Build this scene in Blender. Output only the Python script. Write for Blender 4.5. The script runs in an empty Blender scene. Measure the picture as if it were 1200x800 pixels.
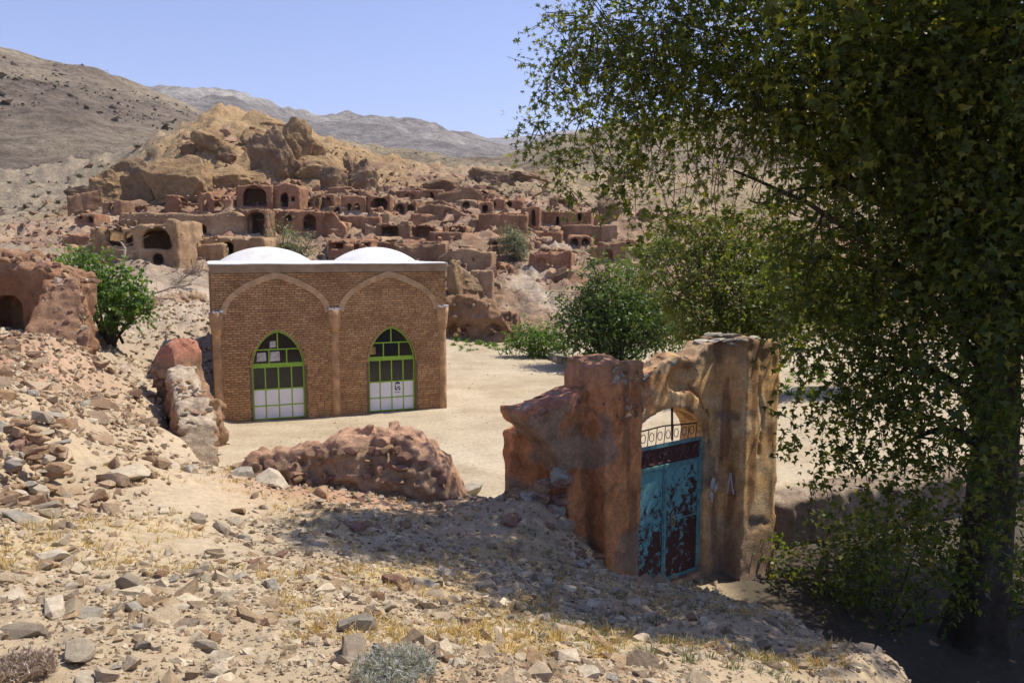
import bpy, bmesh, math, random
import numpy as np

rng = np.random.default_rng(7)
random.seed(7)
S = bpy.context.scene
COL = S.collection
R = math.radians

# ------------------------------------------------------------------ camera, sky, sun, exposure
PITCH = R(6.4); CAMZ = 4.8; F = 1200 * 28 / 36.0
cam_d = bpy.data.cameras.new('camera'); cam = bpy.data.objects.new('camera', cam_d); COL.objects.link(cam)
cam_d.lens = 28; cam_d.sensor_width = 36; cam_d.clip_start = 0.1; cam_d.clip_end = 20000
cam.location = (0, 0, CAMZ); cam.rotation_euler = (math.pi / 2 - PITCH, 0, 0)
S.camera = cam
SUN_AZ, SUN_EL = R(66), R(61)          # azimuth clockwise from the view direction
world = bpy.data.worlds.new('World'); S.world = world; world.use_nodes = True
wn = world.node_tree; wn.nodes.clear()
sky = wn.nodes.new('ShaderNodeTexSky'); sky.sky_type = 'NISHITA'; sky.sun_disc = False
sky.sun_elevation = SUN_EL; sky.sun_rotation = SUN_AZ
sky.altitude = 1800; sky.air_density = 1.0; sky.dust_density = 1.6; sky.ozone_density = 4.0
bg = wn.nodes.new('ShaderNodeBackground'); bg.inputs[1].default_value = 0.142
wo = wn.nodes.new('ShaderNodeOutputWorld')
wt = wn.nodes.new('ShaderNodeMix'); wt.data_type = 'RGBA'; wt.blend_type = 'MULTIPLY'; wt.inputs[0].default_value = 1.0
wt.inputs[7].default_value = (1.12, 0.96, 1.07, 1)          # the camera's white balance leans to violet
wn.links.new(sky.outputs[0], wt.inputs[6]); wn.links.new(wt.outputs[2], bg.inputs[0]); wn.links.new(bg.outputs[0], wo.inputs[0])
sd_ = bpy.data.lights.new('sun', 'SUN'); sun = bpy.data.objects.new('sun', sd_); COL.objects.link(sun)
sd_.energy = 5.0; sd_.angle = R(0.5); sd_.color = (1.0, 0.92, 0.80)
sun.rotation_euler = (math.pi / 2 - SUN_EL, 0, math.pi - SUN_AZ)
sun.location = (30, 30, 60)
S.view_settings.view_transform = 'Standard'; S.view_settings.look = 'None'
S.view_settings.exposure = 0.42; S.view_settings.gamma = 1.0; S.view_settings.use_curve_mapping = False
S.render.engine = 'CYCLES'

# ------------------------------------------------------------------ helpers: pixels, noise, meshes
cp, sp = math.cos(PITCH), math.sin(PITCH)
def ray(px, py):
    cx = (px - 600) / F; cy = (400 - py) / F
    return np.array([cx, cp + sp * cy, -sp + cp * cy])
def P(px, py, Y):
    d = ray(px, py); return np.array([0, 0, CAMZ]) + d * (Y / d[1])
def Gz(px, py, z):
    d = ray(px, py); return np.array([0, 0, CAMZ]) + d * ((z - CAMZ) / d[2])

def _h(ix, iy, iz):
    n = (ix * 374761393 + iy * 668265263 + iz * 2147483647 * 3 + 1013904223) & 0xffffffff
    n = ((n ^ (n >> 13)) * 1274126177) & 0xffffffff
    n = ((n ^ (n >> 16)) * 2246822519) & 0xffffffff
    return ((n ^ (n >> 15)) & 0xffffff) / float(0xffffff)
def vnoise(p):
    p = np.asarray(p, dtype=np.float64)
    i = np.floor(p).astype(np.int64); f = p - i; u = f * f * (3 - 2 * f)
    x, y, z = i[..., 0], i[..., 1], i[..., 2]
    r = 0
    for a in (0, 1):
        wa = u[..., 0] if a else 1 - u[..., 0]
        for b in (0, 1):
            wb = u[..., 1] if b else 1 - u[..., 1]
            for c in (0, 1):
                wc = u[..., 2] if c else 1 - u[..., 2]
                r = r + wa * wb * wc * _h(x + a, y + b, z + c)
    return r * 2 - 1
def fbm(p, octv=4, gain=0.5, lac=2.03):
    p = np.asarray(p, dtype=np.float64); a = 1.0; s = 0; t = 0
    for k in range(octv):
        s = s + a * vnoise(p + 17.3 * k); t += a; a *= gain; p = p * lac
    return s / t
def worley(p):
    """distance to the nearest jittered lattice point"""
    p = np.asarray(p, dtype=np.float64); i = np.floor(p).astype(np.int64); best = np.full(p.shape[:-1], 9.0)
    for a in (-1, 0, 1):
        for b in (-1, 0, 1):
            for c in (-1, 0, 1):
                x, y, z = i[..., 0] + a, i[..., 1] + b, i[..., 2] + c
                d = (x + _h(x, y, z) - p[..., 0]) ** 2 + (y + _h(x + 57, y, z) - p[..., 1]) ** 2 + (z + _h(x, y + 91, z) - p[..., 2]) ** 2
                best = np.minimum(best, d)
    return np.sqrt(best)
def ridged(p, octv=4):
    p = np.asarray(p, dtype=np.float64); a = 1.0; s = 0; t = 0
    for k in range(octv):
        s = s + a * (1 - 2 * np.abs(vnoise(p + 9.1 * k))); t += a; a *= 0.5; p = p * 2.07
    return s / t
def sstep(a, b, x):
    t = np.clip((x - a) / (b - a), 0, 1); return t * t * (3 - 2 * t)

class MB:
    """collects vertices and faces (tri, quad or n-gon) and links them as ONE mesh object"""
    def __init__(self): self.v = []; self.f = []; self.n = 0; self.c = []
    def add(self, v, f, col=None):
        v = np.asarray(v, dtype=np.float64).reshape(-1, 3)
        fs = f if isinstance(f, list) and len(f) and isinstance(f[0], np.ndarray) and f[0].ndim == 2 else None
        if fs is None:
            by = {}
            for q in f: by.setdefault(len(q), []).append(q)
            fs = [np.array(q, dtype=np.int64) for q in by.values()]
        for q in fs: self.f.append(q + self.n)
        self.v.append(v); self.n += len(v)
        if col is not None: self.c.append(np.broadcast_to(np.asarray(col, dtype=np.float64), (len(v), 3)))
        return self
    def box(self, x0, x1, y0, y1, z0, z1):
        v = [(x, y, z) for z in (z0, z1) for y in (y0, y1) for x in (x0, x1)]
        return self.add(v, [(0, 2, 3, 1), (4, 5, 7, 6), (0, 1, 5, 4), (2, 6, 7, 3), (0, 4, 6, 2), (1, 3, 7, 5)])
    def tube(self, pts, rad, n=6, cap=True):
        pts = np.asarray(pts, float); m = len(pts); rad = np.broadcast_to(np.asarray(rad, float), (m,))
        t = np.gradient(pts, axis=0); t /= np.linalg.norm(t, axis=1)[:, None] + 1e-9
        ref = np.array([0.13, 0.31, 0.94]) if abs(t[0, 2]) < 0.9 else np.array([1.0, 0.1, 0])
        a = np.cross(t, ref); a /= np.linalg.norm(a, axis=1)[:, None] + 1e-9; b = np.cross(t, a)
        th = np.arange(n) * 2 * math.pi / n
        v = pts[:, None] + rad[:, None, None] * (np.cos(th)[None, :, None] * a[:, None] + np.sin(th)[None, :, None] * b[:, None])
        i = np.arange(m - 1)[:, None] * n; j = np.arange(n)[None]; k = (j + 1) % n
        q = np.stack([i + j, i + k, i + n + k, i + n + j], -1).reshape(-1, 4)
        fs = [q]
        if cap and n > 2:
            fs.append(np.array([list(range(n))[::-1], list(range((m - 1) * n, m * n))]))
        return self.add(v.reshape(-1, 3), fs)
    def prism(self, poly, y0, y1, axis=1):
        """polygon in (x,z) pushed from y0 to y1"""
        n = len(poly); v = [(p[0], y0, p[1]) for p in poly] + [(p[0], y1, p[1]) for p in poly]
        f = [tuple(range(n)), tuple(range(2 * n - 1, n - 1, -1))] + [(i, n + i, n + (i + 1) % n, (i + 1) % n) for i in range(n)]
        return self.add(v, f)
    def mesh(self, name, smooth=False, recalc=False):
        me = bpy.data.meshes.new(name)
        v = np.concatenate(self.v) if self.v else np.zeros((0, 3))
        me.vertices.add(len(v)); me.vertices.foreach_set('co', v.astype(np.float32).ravel())
        nl = sum(q.size for q in self.f); npo = sum(len(q) for q in self.f)
        me.loops.add(nl); me.polygons.add(npo)
        me.loops.foreach_set('vertex_index', np.concatenate([q.ravel() for q in self.f]).astype(np.int32))
        tot = np.concatenate([np.full(len(q), q.shape[1]) for q in self.f]); st = np.concatenate([[0], np.cumsum(tot)[:-1]])
        me.polygons.foreach_set('loop_start', st.astype(np.int32))
        try: me.polygons.foreach_set('loop_total', tot.astype(np.int32))
        except Exception: pass
        me.polygons.foreach_set('use_smooth', np.full(npo, bool(smooth)))
        if self.c:
            ca = me.color_attributes.new('Col', 'FLOAT_COLOR', 'POINT')
            c = np.concatenate(self.c); c = np.concatenate([c, np.ones((len(c), 1))], 1)
            ca.data.foreach_set('color', c.astype(np.float32).ravel())
        me.update(calc_edges=True); me.validate()
        if recalc:
            bm = bmesh.new(); bm.from_mesh(me); bmesh.ops.recalc_face_normals(bm, faces=bm.faces); bm.to_mesh(me); bm.free()
        return me
    def build(self, name, mat, parent=None, smooth=False, kind=None, recalc=False):
        me = self.mesh(name, smooth, recalc); me.materials.append(mat)
        return link(name, me, parent, kind)
def link(name, me, parent=None, kind=None):
    o = bpy.data.objects.new(name, me); COL.objects.link(o)
    if parent: o.parent = parent
    if kind: o['kind'] = kind
    return o
def tag(o, label, cat, group=None):
    o['label'] = label; o['category'] = cat
    if group: o['group'] = group
    return o
def thing(name, label, cat, loc=(0, 0, 0), rz=0, group=None):
    o = bpy.data.objects.new(name, None); COL.objects.link(o)
    o.location = [float(q) for q in loc]; o.rotation_euler = (0, 0, rz); o.empty_display_size = 0.3
    return tag(o, label, cat, group)

def surface_nets(Fv, org, h):
    """numpy surface nets of a signed field (negative inside) -> verts, quads"""
    nx, ny, nz = Fv.shape
    ins = Fv < 0
    c = np.zeros((nx - 1, ny - 1, nz - 1), dtype=np.int8)
    for a in (0, 1):
        for b in (0, 1):
            for d in (0, 1):
                c += ins[a:nx - 1 + a, b:ny - 1 + b, d:nz - 1 + d]
    act = (c > 0) & (c < 8)
    idx = np.full(act.shape, -1, dtype=np.int64); cells = np.argwhere(act); idx[act] = np.arange(len(cells))
    acc = np.zeros((len(cells), 3)); cnt = np.zeros(len(cells))
    I, J, K = cells.T
    cor = {(a, b, d): Fv[I + a, J + b, K + d] for a in (0, 1) for b in (0, 1) for d in (0, 1)}
    for ax in range(3):
        for p in (0, 1):
            for q in (0, 1):
                lo = [0, 0, 0]; o = [k for k in range(3) if k != ax]
                lo[o[0]] = p; lo[o[1]] = q; hi = list(lo); hi[ax] = 1
                f0 = cor[tuple(lo)]; f1 = cor[tuple(hi)]; m = (f0 < 0) != (f1 < 0)
                t = np.where(m, f0 / np.where(m, f0 - f1, 1), 0)
                pt = np.tile(np.array(lo, float), (len(cells), 1)); pt[:, ax] = t
                acc += pt * m[:, None]; cnt += m
    v = org + h * (cells + acc / cnt[:, None])
    quads = []
    for ax in range(3):
        o = [(ax + 1) % 3, (ax + 2) % 3]
        sl0 = [slice(None)] * 3; sl1 = [slice(None)] * 3
        sl0[ax] = slice(0, -1); sl1[ax] = slice(1, None)
        a = ins[tuple(sl0)]; b = ins[tuple(sl1)]; e = np.argwhere(a != b)
        ok = np.ones(len(e), bool)
        for k in o: ok &= (e[:, k] > 0) & (e[:, k] < Fv.shape[k] - 1)
        e = e[ok]; fl = a[tuple(e.T)]
        def cell(d0, d1):
            q = e.copy(); q[:, o[0]] -= d0; q[:, o[1]] -= d1; return idx[tuple(q.T)]
        q = np.stack([cell(1, 1), cell(0, 1), cell(0, 0), cell(1, 0)], 1)
        q[~fl] = q[~fl][:, ::-1]; quads.append(q)
    q = np.concatenate(quads); q = q[(q >= 0).all(1)]
    return v, q
def grid(lo, hi, h):
    ax = [np.arange(lo[k], hi[k] + h, h) for k in range(3)]
    g = np.stack(np.meshgrid(*ax, indexing='ij'), -1)
    return g, np.array(lo, float)
def sbox(g, c, s):
    q = np.abs(g - np.array(c)) - np.array(s)
    return np.linalg.norm(np.maximum(q, 0), axis=-1) + np.minimum(q.max(-1), 0)
def bx(g, x0, x1, y0, y1, z0, z1):
    return sbox(g, ((x0 + x1) / 2, (y0 + y1) / 2, (z0 + z1) / 2), ((x1 - x0) / 2, (y1 - y0) / 2, (z1 - z0) / 2))
def arch2(x, z, x0, x1, z0, z1, kind='round'):
    """signed field of an arched opening in the (x,z) plane"""
    w = (x1 - x0) / 2; cx = (x0 + x1) / 2
    if kind == 'rect':
        return np.maximum(np.abs(x - cx) - w, np.maximum(z0 - z, z - z1))
    rise = min(w * 0.95, (z1 - z0) * 0.7); zs = z1 - rise
    body = np.maximum(np.abs(x - cx) - w, np.maximum(z0 - z, z - zs))
    cap = np.maximum((np.sqrt(((x - cx) / w) ** 2 + ((z - zs) / rise) ** 2) - 1) * min(w, rise), zs - 0.02 - z)
    return np.minimum(body, cap)

# ------------------------------------------------------------------ materials
def mat(name):
    m = bpy.data.materials.new(name); m.use_nodes = True; nt = m.node_tree
    b = nt.nodes['Principled BSDF']; return m, nt, b
def nd(nt, t, **k):
    n = nt.nodes.new(t)
    for a, b in k.items(): setattr(n, a, b)
    return n
def ramp(nt, fac, stops):
    r = nd(nt, 'ShaderNodeValToRGB'); e = r.color_ramp.elements
    while len(e) < len(stops): e.new(0.5)
    for i, (p, c) in enumerate(stops):
        e[i].position = p; e[i].color = (c[0], c[1], c[2], 1) if not isinstance(c, (int, float)) else (c, c, c, 1)
    nt.links.new(fac, r.inputs[0]); return r.outputs[0]
def noise(nt, vec, scale, detail=6, rough=0.6, dist=0):
    n = nd(nt, 'ShaderNodeTexNoise'); n.inputs['Scale'].default_value = scale; n.inputs['Detail'].default_value = detail
    n.inputs['Roughness'].default_value = rough; n.inputs['Distortion'].default_value = dist
    if vec is not None: nt.links.new(vec, n.inputs['Vector'])
    return n.outputs['Fac']
def mixc(nt, fac, a, b, mode='MIX'):
    m = nd(nt, 'ShaderNodeMix', data_type='RGBA', blend_type=mode)
    for s, i in ((fac, 0), (a, 6), (b, 7)):
        if isinstance(s, (int, float)): m.inputs[i].default_value = s
        elif isinstance(s, tuple): m.inputs[i].default_value = (s[0], s[1], s[2], 1)
        else: nt.links.new(s, m.inputs[i])
    return m.outputs[2]
def bump(nt, b, h, strength=0.5, dist=0.02):
    n = nd(nt, 'ShaderNodeBump'); n.inputs['Strength'].default_value = strength; n.inputs['Distance'].default_value = dist
    nt.links.new(h, n.inputs['Height']); nt.links.new(n.outputs[0], b.inputs['Normal'])
def pos(nt, space='pos'):
    if space == 'pos': return nd(nt, 'ShaderNodeNewGeometry').outputs['Position']
    return nd(nt, 'ShaderNodeTexCoord').outputs['Object']
def earth(name, stops, scale=0.5, fine=8, bs=0.6, bd=0.03, space='pos', rough=0.95, vcol=False, contrast=0.35, island=False, rnd=False, tint=None):
    """mottled earth, plaster or stone: colour from two scales of noise, relief from a third"""
    m, nt, b = mat(name); v = pos(nt, space)
    n1 = noise(nt, v, scale, 8, 0.65)
    base = ramp(nt, n1, stops)
    if vcol:
        at = nd(nt, 'ShaderNodeVertexColor', layer_name='Col')
        base = mixc(nt, 1.0, at.outputs[0], mixc(nt, 1.0, base, (2, 2, 2), 'MULTIPLY'), 'MULTIPLY')
    n2 = noise(nt, v, fine, 6, 0.7)
    g = ramp(nt, n2, [(0.25, 1 - contrast), (0.75, 1 + contrast)])
    col = mixc(nt, 1.0, base, g, 'MULTIPLY')
    if island or rnd:
        a = nd(nt, 'ShaderNodeNewGeometry').outputs['Random Per Island']; o = nd(nt, 'ShaderNodeObjectInfo').outputs['Random']
        s = nd(nt, 'ShaderNodeMath', operation='ADD'); nt.links.new(a, s.inputs[0]); nt.links.new(o, s.inputs[1])
        fr = nd(nt, 'ShaderNodeMath', operation='FRACT'); nt.links.new(s.outputs[0], fr.inputs[0])
        col = mixc(nt, 1.0, col, ramp(nt, fr.outputs[0], tint or [(0, (0.62, 0.58, 0.55)), (0.5, (1, 0.97, 0.92)), (1, (1.25, 1.22, 1.2))]), 'MULTIPLY')
    nt.links.new(col, b.inputs['Base Color']); b.inputs['Roughness'].default_value = rough
    b.inputs['Specular IOR Level'].default_value = 0.15
    bump(nt, b, noise(nt, v, fine * 1.7, 8, 0.7), bs, bd)
    return m
def plain(name, c, rough=0.6, metal=0, var=0.15, scale=6, space='obj', bs=0.15):
    m, nt, b = mat(name); v = pos(nt, space)
    n = ramp(nt, noise(nt, v, scale, 5, 0.65), [(0.3, 1 - var), (0.7, 1 + var)])
    nt.links.new(mixc(nt, 1.0, c, n, 'MULTIPLY'), b.inputs['Base Color'])
    b.inputs['Roughness'].default_value = rough; b.inputs['Metallic'].default_value = metal
    bump(nt, b, noise(nt, v, scale * 4, 4), bs, 0.01)
    return m
def leafmat(name, c0, c1, c2, trans=0.35):
    m, nt, b = mat(name)
    a = nd(nt, 'ShaderNodeNewGeometry').outputs['Random Per Island']
    o = nd(nt, 'ShaderNodeObjectInfo').outputs['Random']
    s = nd(nt, 'ShaderNodeMath', operation='ADD'); nt.links.new(a, s.inputs[0]); nt.links.new(o, s.inputs[1])
    fr = nd(nt, 'ShaderNodeMath', operation='FRACT'); nt.links.new(s.outputs[0], fr.inputs[0])
    col = ramp(nt, fr.outputs[0], [(0, c0), (0.6, c1), (1, c2)])
    nt.links.new(col, b.inputs['Base Color']); b.inputs['Roughness'].default_value = 0.45
    b.inputs['Specular IOR Level'].default_value = 0.35
    tr = nd(nt, 'ShaderNodeBsdfTranslucent'); nt.links.new(mixc(nt, 1.0, col, (2.5, 2.3, 0.75), 'MULTIPLY'), tr.inputs[0])
    mx = nd(nt, 'ShaderNodeMixShader'); mx.inputs[0].default_value = trans
    nt.links.new(b.outputs[0], mx.inputs[1]); nt.links.new(tr.outputs[0], mx.inputs[2])
    nt.links.new(mx.outputs[0], nt.nodes['Material Output'].inputs[0])
    return m

M = {}
M['ground'] = earth('ground_earth', [(0.25, (0.42, 0.40, 0.38)), (0.5, (0.5, 0.5, 0.5)), (0.75, (0.58, 0.57, 0.55))], 0.9, 9, 0.8, 0.03, vcol=True, contrast=0.28)
M['hill'] = earth('hill_earth', [(0.3, (0.38, 0.36, 0.34)), (0.5, (0.5, 0.5, 0.5)), (0.7, (0.6, 0.59, 0.57))], 0.13, 1.6, 1.0, 0.3, vcol=True, contrast=0.4)
M['mount'] = earth('mountain_earth', [(0.32, (0.30, 0.28, 0.27)), (0.5, (0.5, 0.5, 0.5)), (0.66, (0.62, 0.62, 0.60))], 0.03, 0.30, 1.0, 2.6, vcol=True, contrast=0.6)
M['far'] = earth('far_mountain_rock', [(0.34, (0.30, 0.29, 0.29)), (0.5, (0.5, 0.5, 0.5)), (0.64, (0.64, 0.64, 0.64))], 0.012, 0.07, 1.0, 14.0, vcol=True, contrast=0.55)
M['mud'] = earth('mud_wall', [(0.25, (0.19, 0.105, 0.07)), (0.5, (0.30, 0.18, 0.12)), (0.78, (0.40, 0.27, 0.18))], 0.35, 3.5, 1.0, 0.12, contrast=0.35)
M['mud_tan'] = earth('tan_mud_wall', [(0.25, (0.27, 0.185, 0.115)), (0.5, (0.37, 0.26, 0.165)), (0.78, (0.44, 0.33, 0.22))], 0.4, 3.5, 1.0, 0.12, contrast=0.3)
M['redmud'] = earth('red_mud', [(0.25, (0.19, 0.095, 0.055)), (0.5, (0.32, 0.165, 0.10)), (0.75, (0.43, 0.26, 0.17))], 1.1, 9, 1.0, 0.05, contrast=0.4)
M['palemud'] = earth('pale_plaster', [(0.25, (0.33, 0.26, 0.19)), (0.5, (0.45, 0.36, 0.27)), (0.75, (0.52, 0.45, 0.35))], 1.5, 12, 0.8, 0.03, contrast=0.3)
M['stone_grey'] = earth('grey_stone', [(0.3, (0.21, 0.195, 0.165)), (0.55, (0.36, 0.335, 0.28)), (0.75, (0.45, 0.42, 0.35))], 5, 30, 0.7, 0.02, 'obj', island=True)
M['stone_pale'] = earth('pale_stone', [(0.3, (0.35, 0.30, 0.22)), (0.55, (0.47, 0.41, 0.31)), (0.75, (0.55, 0.49, 0.38))], 5, 30, 0.7, 0.02, 'obj', island=True)
M['stone_ochre'] = earth('ochre_stone', [(0.3, (0.25, 0.16, 0.09)), (0.55, (0.37, 0.25, 0.15)), (0.75, (0.45, 0.33, 0.21))], 5, 30, 0.7, 0.02, 'obj', island=True)
M['stone_red'] = earth('reddish_stone', [(0.3, (0.17, 0.10, 0.075)), (0.55, (0.28, 0.17, 0.125)), (0.75, (0.37, 0.25, 0.19))], 5, 30, 0.7, 0.02, 'obj', island=True)
M['rubble'] = earth('rubble_stone', [(0.3, (0.29, 0.24, 0.165)), (0.55, (0.40, 0.335, 0.24)), (0.75, (0.50, 0.43, 0.325))], 2.5, 25, 0.7, 0.02, island=True,
                    tint=[(0, (0.50, 0.47, 0.46)), (0.3, (0.85, 0.72, 0.6)), (0.6, (1, 0.98, 0.95)), (1, (1.3, 1.3, 1.28))])
M['village_rubble'] = earth('village_rubble', [(0.3, (0.20, 0.125, 0.08)), (0.55, (0.29, 0.195, 0.13)), (0.75, (0.38, 0.28, 0.20))], 0.4, 4, 0.8, 0.1, island=True)
M['cliff'] = earth('golden_cliff_rock', [(0.28, (0.19, 0.12, 0.062)), (0.5, (0.31, 0.205, 0.105)), (0.75, (0.40, 0.28, 0.15))], 0.3, 1.8, 1.0, 0.3, contrast=0.35)
M['cliff_dark'] = earth('brown_cliff_rock', [(0.28, (0.12, 0.08, 0.05)), (0.5, (0.22, 0.145, 0.085)), (0.75, (0.32, 0.225, 0.13))], 0.3, 1.8, 1.0, 0.3, contrast=0.4)
M['bark'] = earth('plane_bark', [(0.3, (0.035, 0.029, 0.02)), (0.55, (0.07, 0.058, 0.042)), (0.75, (0.14, 0.12, 0.09))], 2.2, 14, 0.7, 0.03)
M['twig'] = plain('dry_twig', (0.24, 0.19, 0.14), 0.9, 0, 0.3, 3, 'pos')
M['leaf_plane'] = leafmat('plane_leaf', (0.038, 0.060, 0.015), (0.080, 0.112, 0.023), (0.21, 0.215, 0.04), 0.5)
M['leaf_bush'] = leafmat('bush_leaf', (0.05, 0.105, 0.022), (0.08, 0.155, 0.028), (0.13, 0.20, 0.04), 0.38)
M['leaf_dark'] = leafmat('shrub_leaf', (0.042, 0.08, 0.022), (0.068, 0.12, 0.03), (0.105, 0.155, 0.038), 0.36)
M['leaf_yellow'] = leafmat('yellowish_leaf', (0.065, 0.095, 0.02), (0.11, 0.14, 0.026), (0.20, 0.20, 0.04), 0.4)
M['leaf_grey'] = leafmat('grey_green_leaf', (0.10, 0.12, 0.07), (0.15, 0.165, 0.10), (0.2, 0.21, 0.14), 0.25)
M['straw'] = leafmat('dry_straw', (0.36, 0.25, 0.09), (0.46, 0.33, 0.12), (0.52, 0.42, 0.2), 0.2)
M['silver'] = leafmat('silver_scrub', (0.26, 0.27, 0.24), (0.36, 0.36, 0.33), (0.44, 0.43, 0.39), 0.15)
M['pinkscrub'] = leafmat('pink_scrub', (0.26, 0.19, 0.16), (0.34, 0.26, 0.22), (0.4, 0.34, 0.28), 0.15)
M['scrub'] = leafmat('hill_scrub', (0.06, 0.065, 0.04), (0.09, 0.085, 0.05), (0.13, 0.115, 0.07), 0.1)

# ------------------------------------------------------------------ terrain height
def rbf(pts):
    pts = np.array(pts, float); n = len(pts)
    d = np.linalg.norm(pts[:, None, :2] - pts[None, :, :2], axis=-1)
    A = np.zeros((n + 3, n + 3)); A[:n, :n] = -np.sqrt(d * d + 0.04); A[:n, n] = 1; A[:n, n + 1:] = pts[:, :2]; A[n:, :n] = A[:n, n:].T
    w = np.linalg.solve(A, np.concatenate([pts[:, 2], np.zeros(3)]))
    def ev(x, y):
        sh = np.shape(x); x = np.ravel(x); y = np.ravel(y); out = np.empty(len(x))
        for i in range(0, len(x), 40000):
            a = x[i:i + 40000]; b = y[i:i + 40000]
            dd = np.sqrt((a[:, None] - pts[None, :, 0]) ** 2 + (b[:, None] - pts[None, :, 1]) ** 2 + 0.04)
            out[i:i + 40000] = -dd @ w[:n] + w[n] + w[n + 1] * a + w[n + 2] * b
        return out.reshape(sh)
    return ev
PP = lambda L: [P(*q) for q in L]
shared = PP([(180, 460, 22), (165, 430, 25), (190, 380, 30), (200, 345, 38), (130, 395, 28), (90, 350, 34), (20, 300, 40), (225, 372, 29)]) + \
    [(-20, 22, 3.2), (-16, 19, 3.0), (-14, 24, 3.3), (-24, 16, 3.4), (-22, 32, 3.8)]
front = rbf(PP([
    (0, 800, 3.4), (200, 800, 3.3), (400, 800, 3.3), (600, 800, 3.5), (800, 800, 4.2), (950, 800, 5.2), (1035, 800, 6.2),
    (100, 700, 5), (300, 700, 5.2), (450, 700, 6.2), (600, 700, 7.5), (500, 750, 5), (700, 750, 6), (800, 740, 7.3), (900, 760, 6.9),
    (200, 600, 9), (300, 600, 10), (400, 640, 9), (500, 650, 9), (600, 630, 10.6), (690, 655, 11.4), (740, 690, 10.7), (800, 706, 10.6),
    (895, 716, 10), (968, 756, 8), (400, 575, 12), (520, 600, 11.3), (290, 552, 12.4), (560, 585, 11.9), (640, 590, 11.6),
    (230, 520, 15), (200, 500, 17), (150, 540, 13), (0, 420, 15.5), (50, 465, 13), (0, 500, 10.5), (60, 590, 9), (0, 600, 7.4), (60, 500, 11),
    (115, 460, 17), (100, 520, 12.5), (10, 395, 18.5), (70, 400, 18)]) + shared +
    [(0, 0, 3.1), (-4, -5, 3.3), (4, -5, 2.8), (0, -14, 3.2), (-14, 0, 3.4), (-14, 9, 3.3), (-30, 0, 3.8), (4.7, 1, 1.0), (8, 0, -0.6), (14, 0, -1.0),
     (4.6, 10.3, -1.3), (4.4, 8.2, -1.2), (4.4, 6.2, -1.1), (4.6, 3, -0.6), (5.4, 12.5, -1.25), (3.2, 12.4, -1.0), (2.4, 12.5, -0.85), (4.2, 13.6, -1.1), (8, 15.5, -1.0), (6, 15.2, -1.0),
     (7, 9, -1.4), (10, 12, -1.3), (14, 14, -1.0), (25, 12, -1.0), (25, 0, -1.0), (40, 10, -0.8), (10, -20, 0.5), (-30, -30, 3)])
back = rbf(PP([
    (550, 385, 47), (520, 350, 52), (590, 350, 54), (560, 335, 58), (450, 300, 66), (620, 335, 60), (640, 300, 72), (300, 312, 64), (150, 312, 58), (60, 300, 64), (-60, 285, 75),
    (300, 272, 78), (200, 275, 76), (100, 282, 74), (420, 275, 78), (500, 282, 74), (560, 290, 72), (560, 262, 82), (460, 246, 90), (380, 246, 90), (300, 246, 88), (180, 249, 86),
    (120, 250, 88), (600, 246, 92), (660, 270, 84), (700, 300, 74), (780, 310, 74), (900, 310, 74), (1100, 310, 74), (690, 335, 60), (640, 215, 125), (520, 222, 104), (500, 205, 122),
    (410, 215, 104), (350, 208, 104), (250, 222, 98), (200, 232, 94), (270, 135, 126), (235, 148, 124), (320, 143, 127), (350, 158, 125), (200, 172, 120), (160, 188, 117), (130, 208, 112), (92, 236, 100),
    (385, 176, 127), (430, 190, 128), (55, 252, 96), (0, 252, 100), (-80, 245, 105), (760, 230, 125), (900, 230, 125), (1150, 230, 125), (1400, 240, 120)]) + shared +
    [(-3, 17, 0), (0, 17, 0), (-6, 19, 0), (0, 22, 0), (2, 26, 0), (4, 30, 0), (0, 30, 0), (3, 20, 0), (6, 20, 0), (10, 21, 0), (8, 30, 0), (-2, 37, 0), (3, 40, 0.1),
     (15, 25, 0), (22, 24, 0), (12, 38, 0.1), (-6.5, 24, 0), (-4, 27, 0.1), (-3, 32, 0.1), (-6, 30, 0.4), (-9, 34, 1.8), (-6, 42, 0.8), (1, 13.5, 0), (-3, 14, 0), (5, 17, 0), (8.5, 18.5, 0), (16, 20.5, 0), (30, 24, 0), (30, 40, 0.2), (45, 30, 0.2),
     (20, 55, 1.0), (35, 60, 1.5), (-10, 140, 18), (-40, 150, 18), (-30, 170, 17), (0, 165, 19), (20, 160, 20), (60, 170, 22), (120, 170, 22), (-70, 160, 18), (-140, 160, 20), (-140, 100, 14), (-120, 60, 8), (-60, 40, 4.2), (120, 80, 6), (120, 40, 2)])
BX = np.array([(-60, 28), (-12, 23), (-8.9, 21), (-7.4, 17.5), (-4.9, 13.5), (-0.6, 12.75), (0.9, 12.5), (1.9, 13.0), (4.9, 15.4), (8, 17.2), (14, 18.6), (40, 22), (200, 26)], float)
BW = np.array([(-60, 4), (-9, 1.6), (-7, 0.9), (-4.5, 0.28), (14, 0.22), (40, 0.5)], float)
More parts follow.
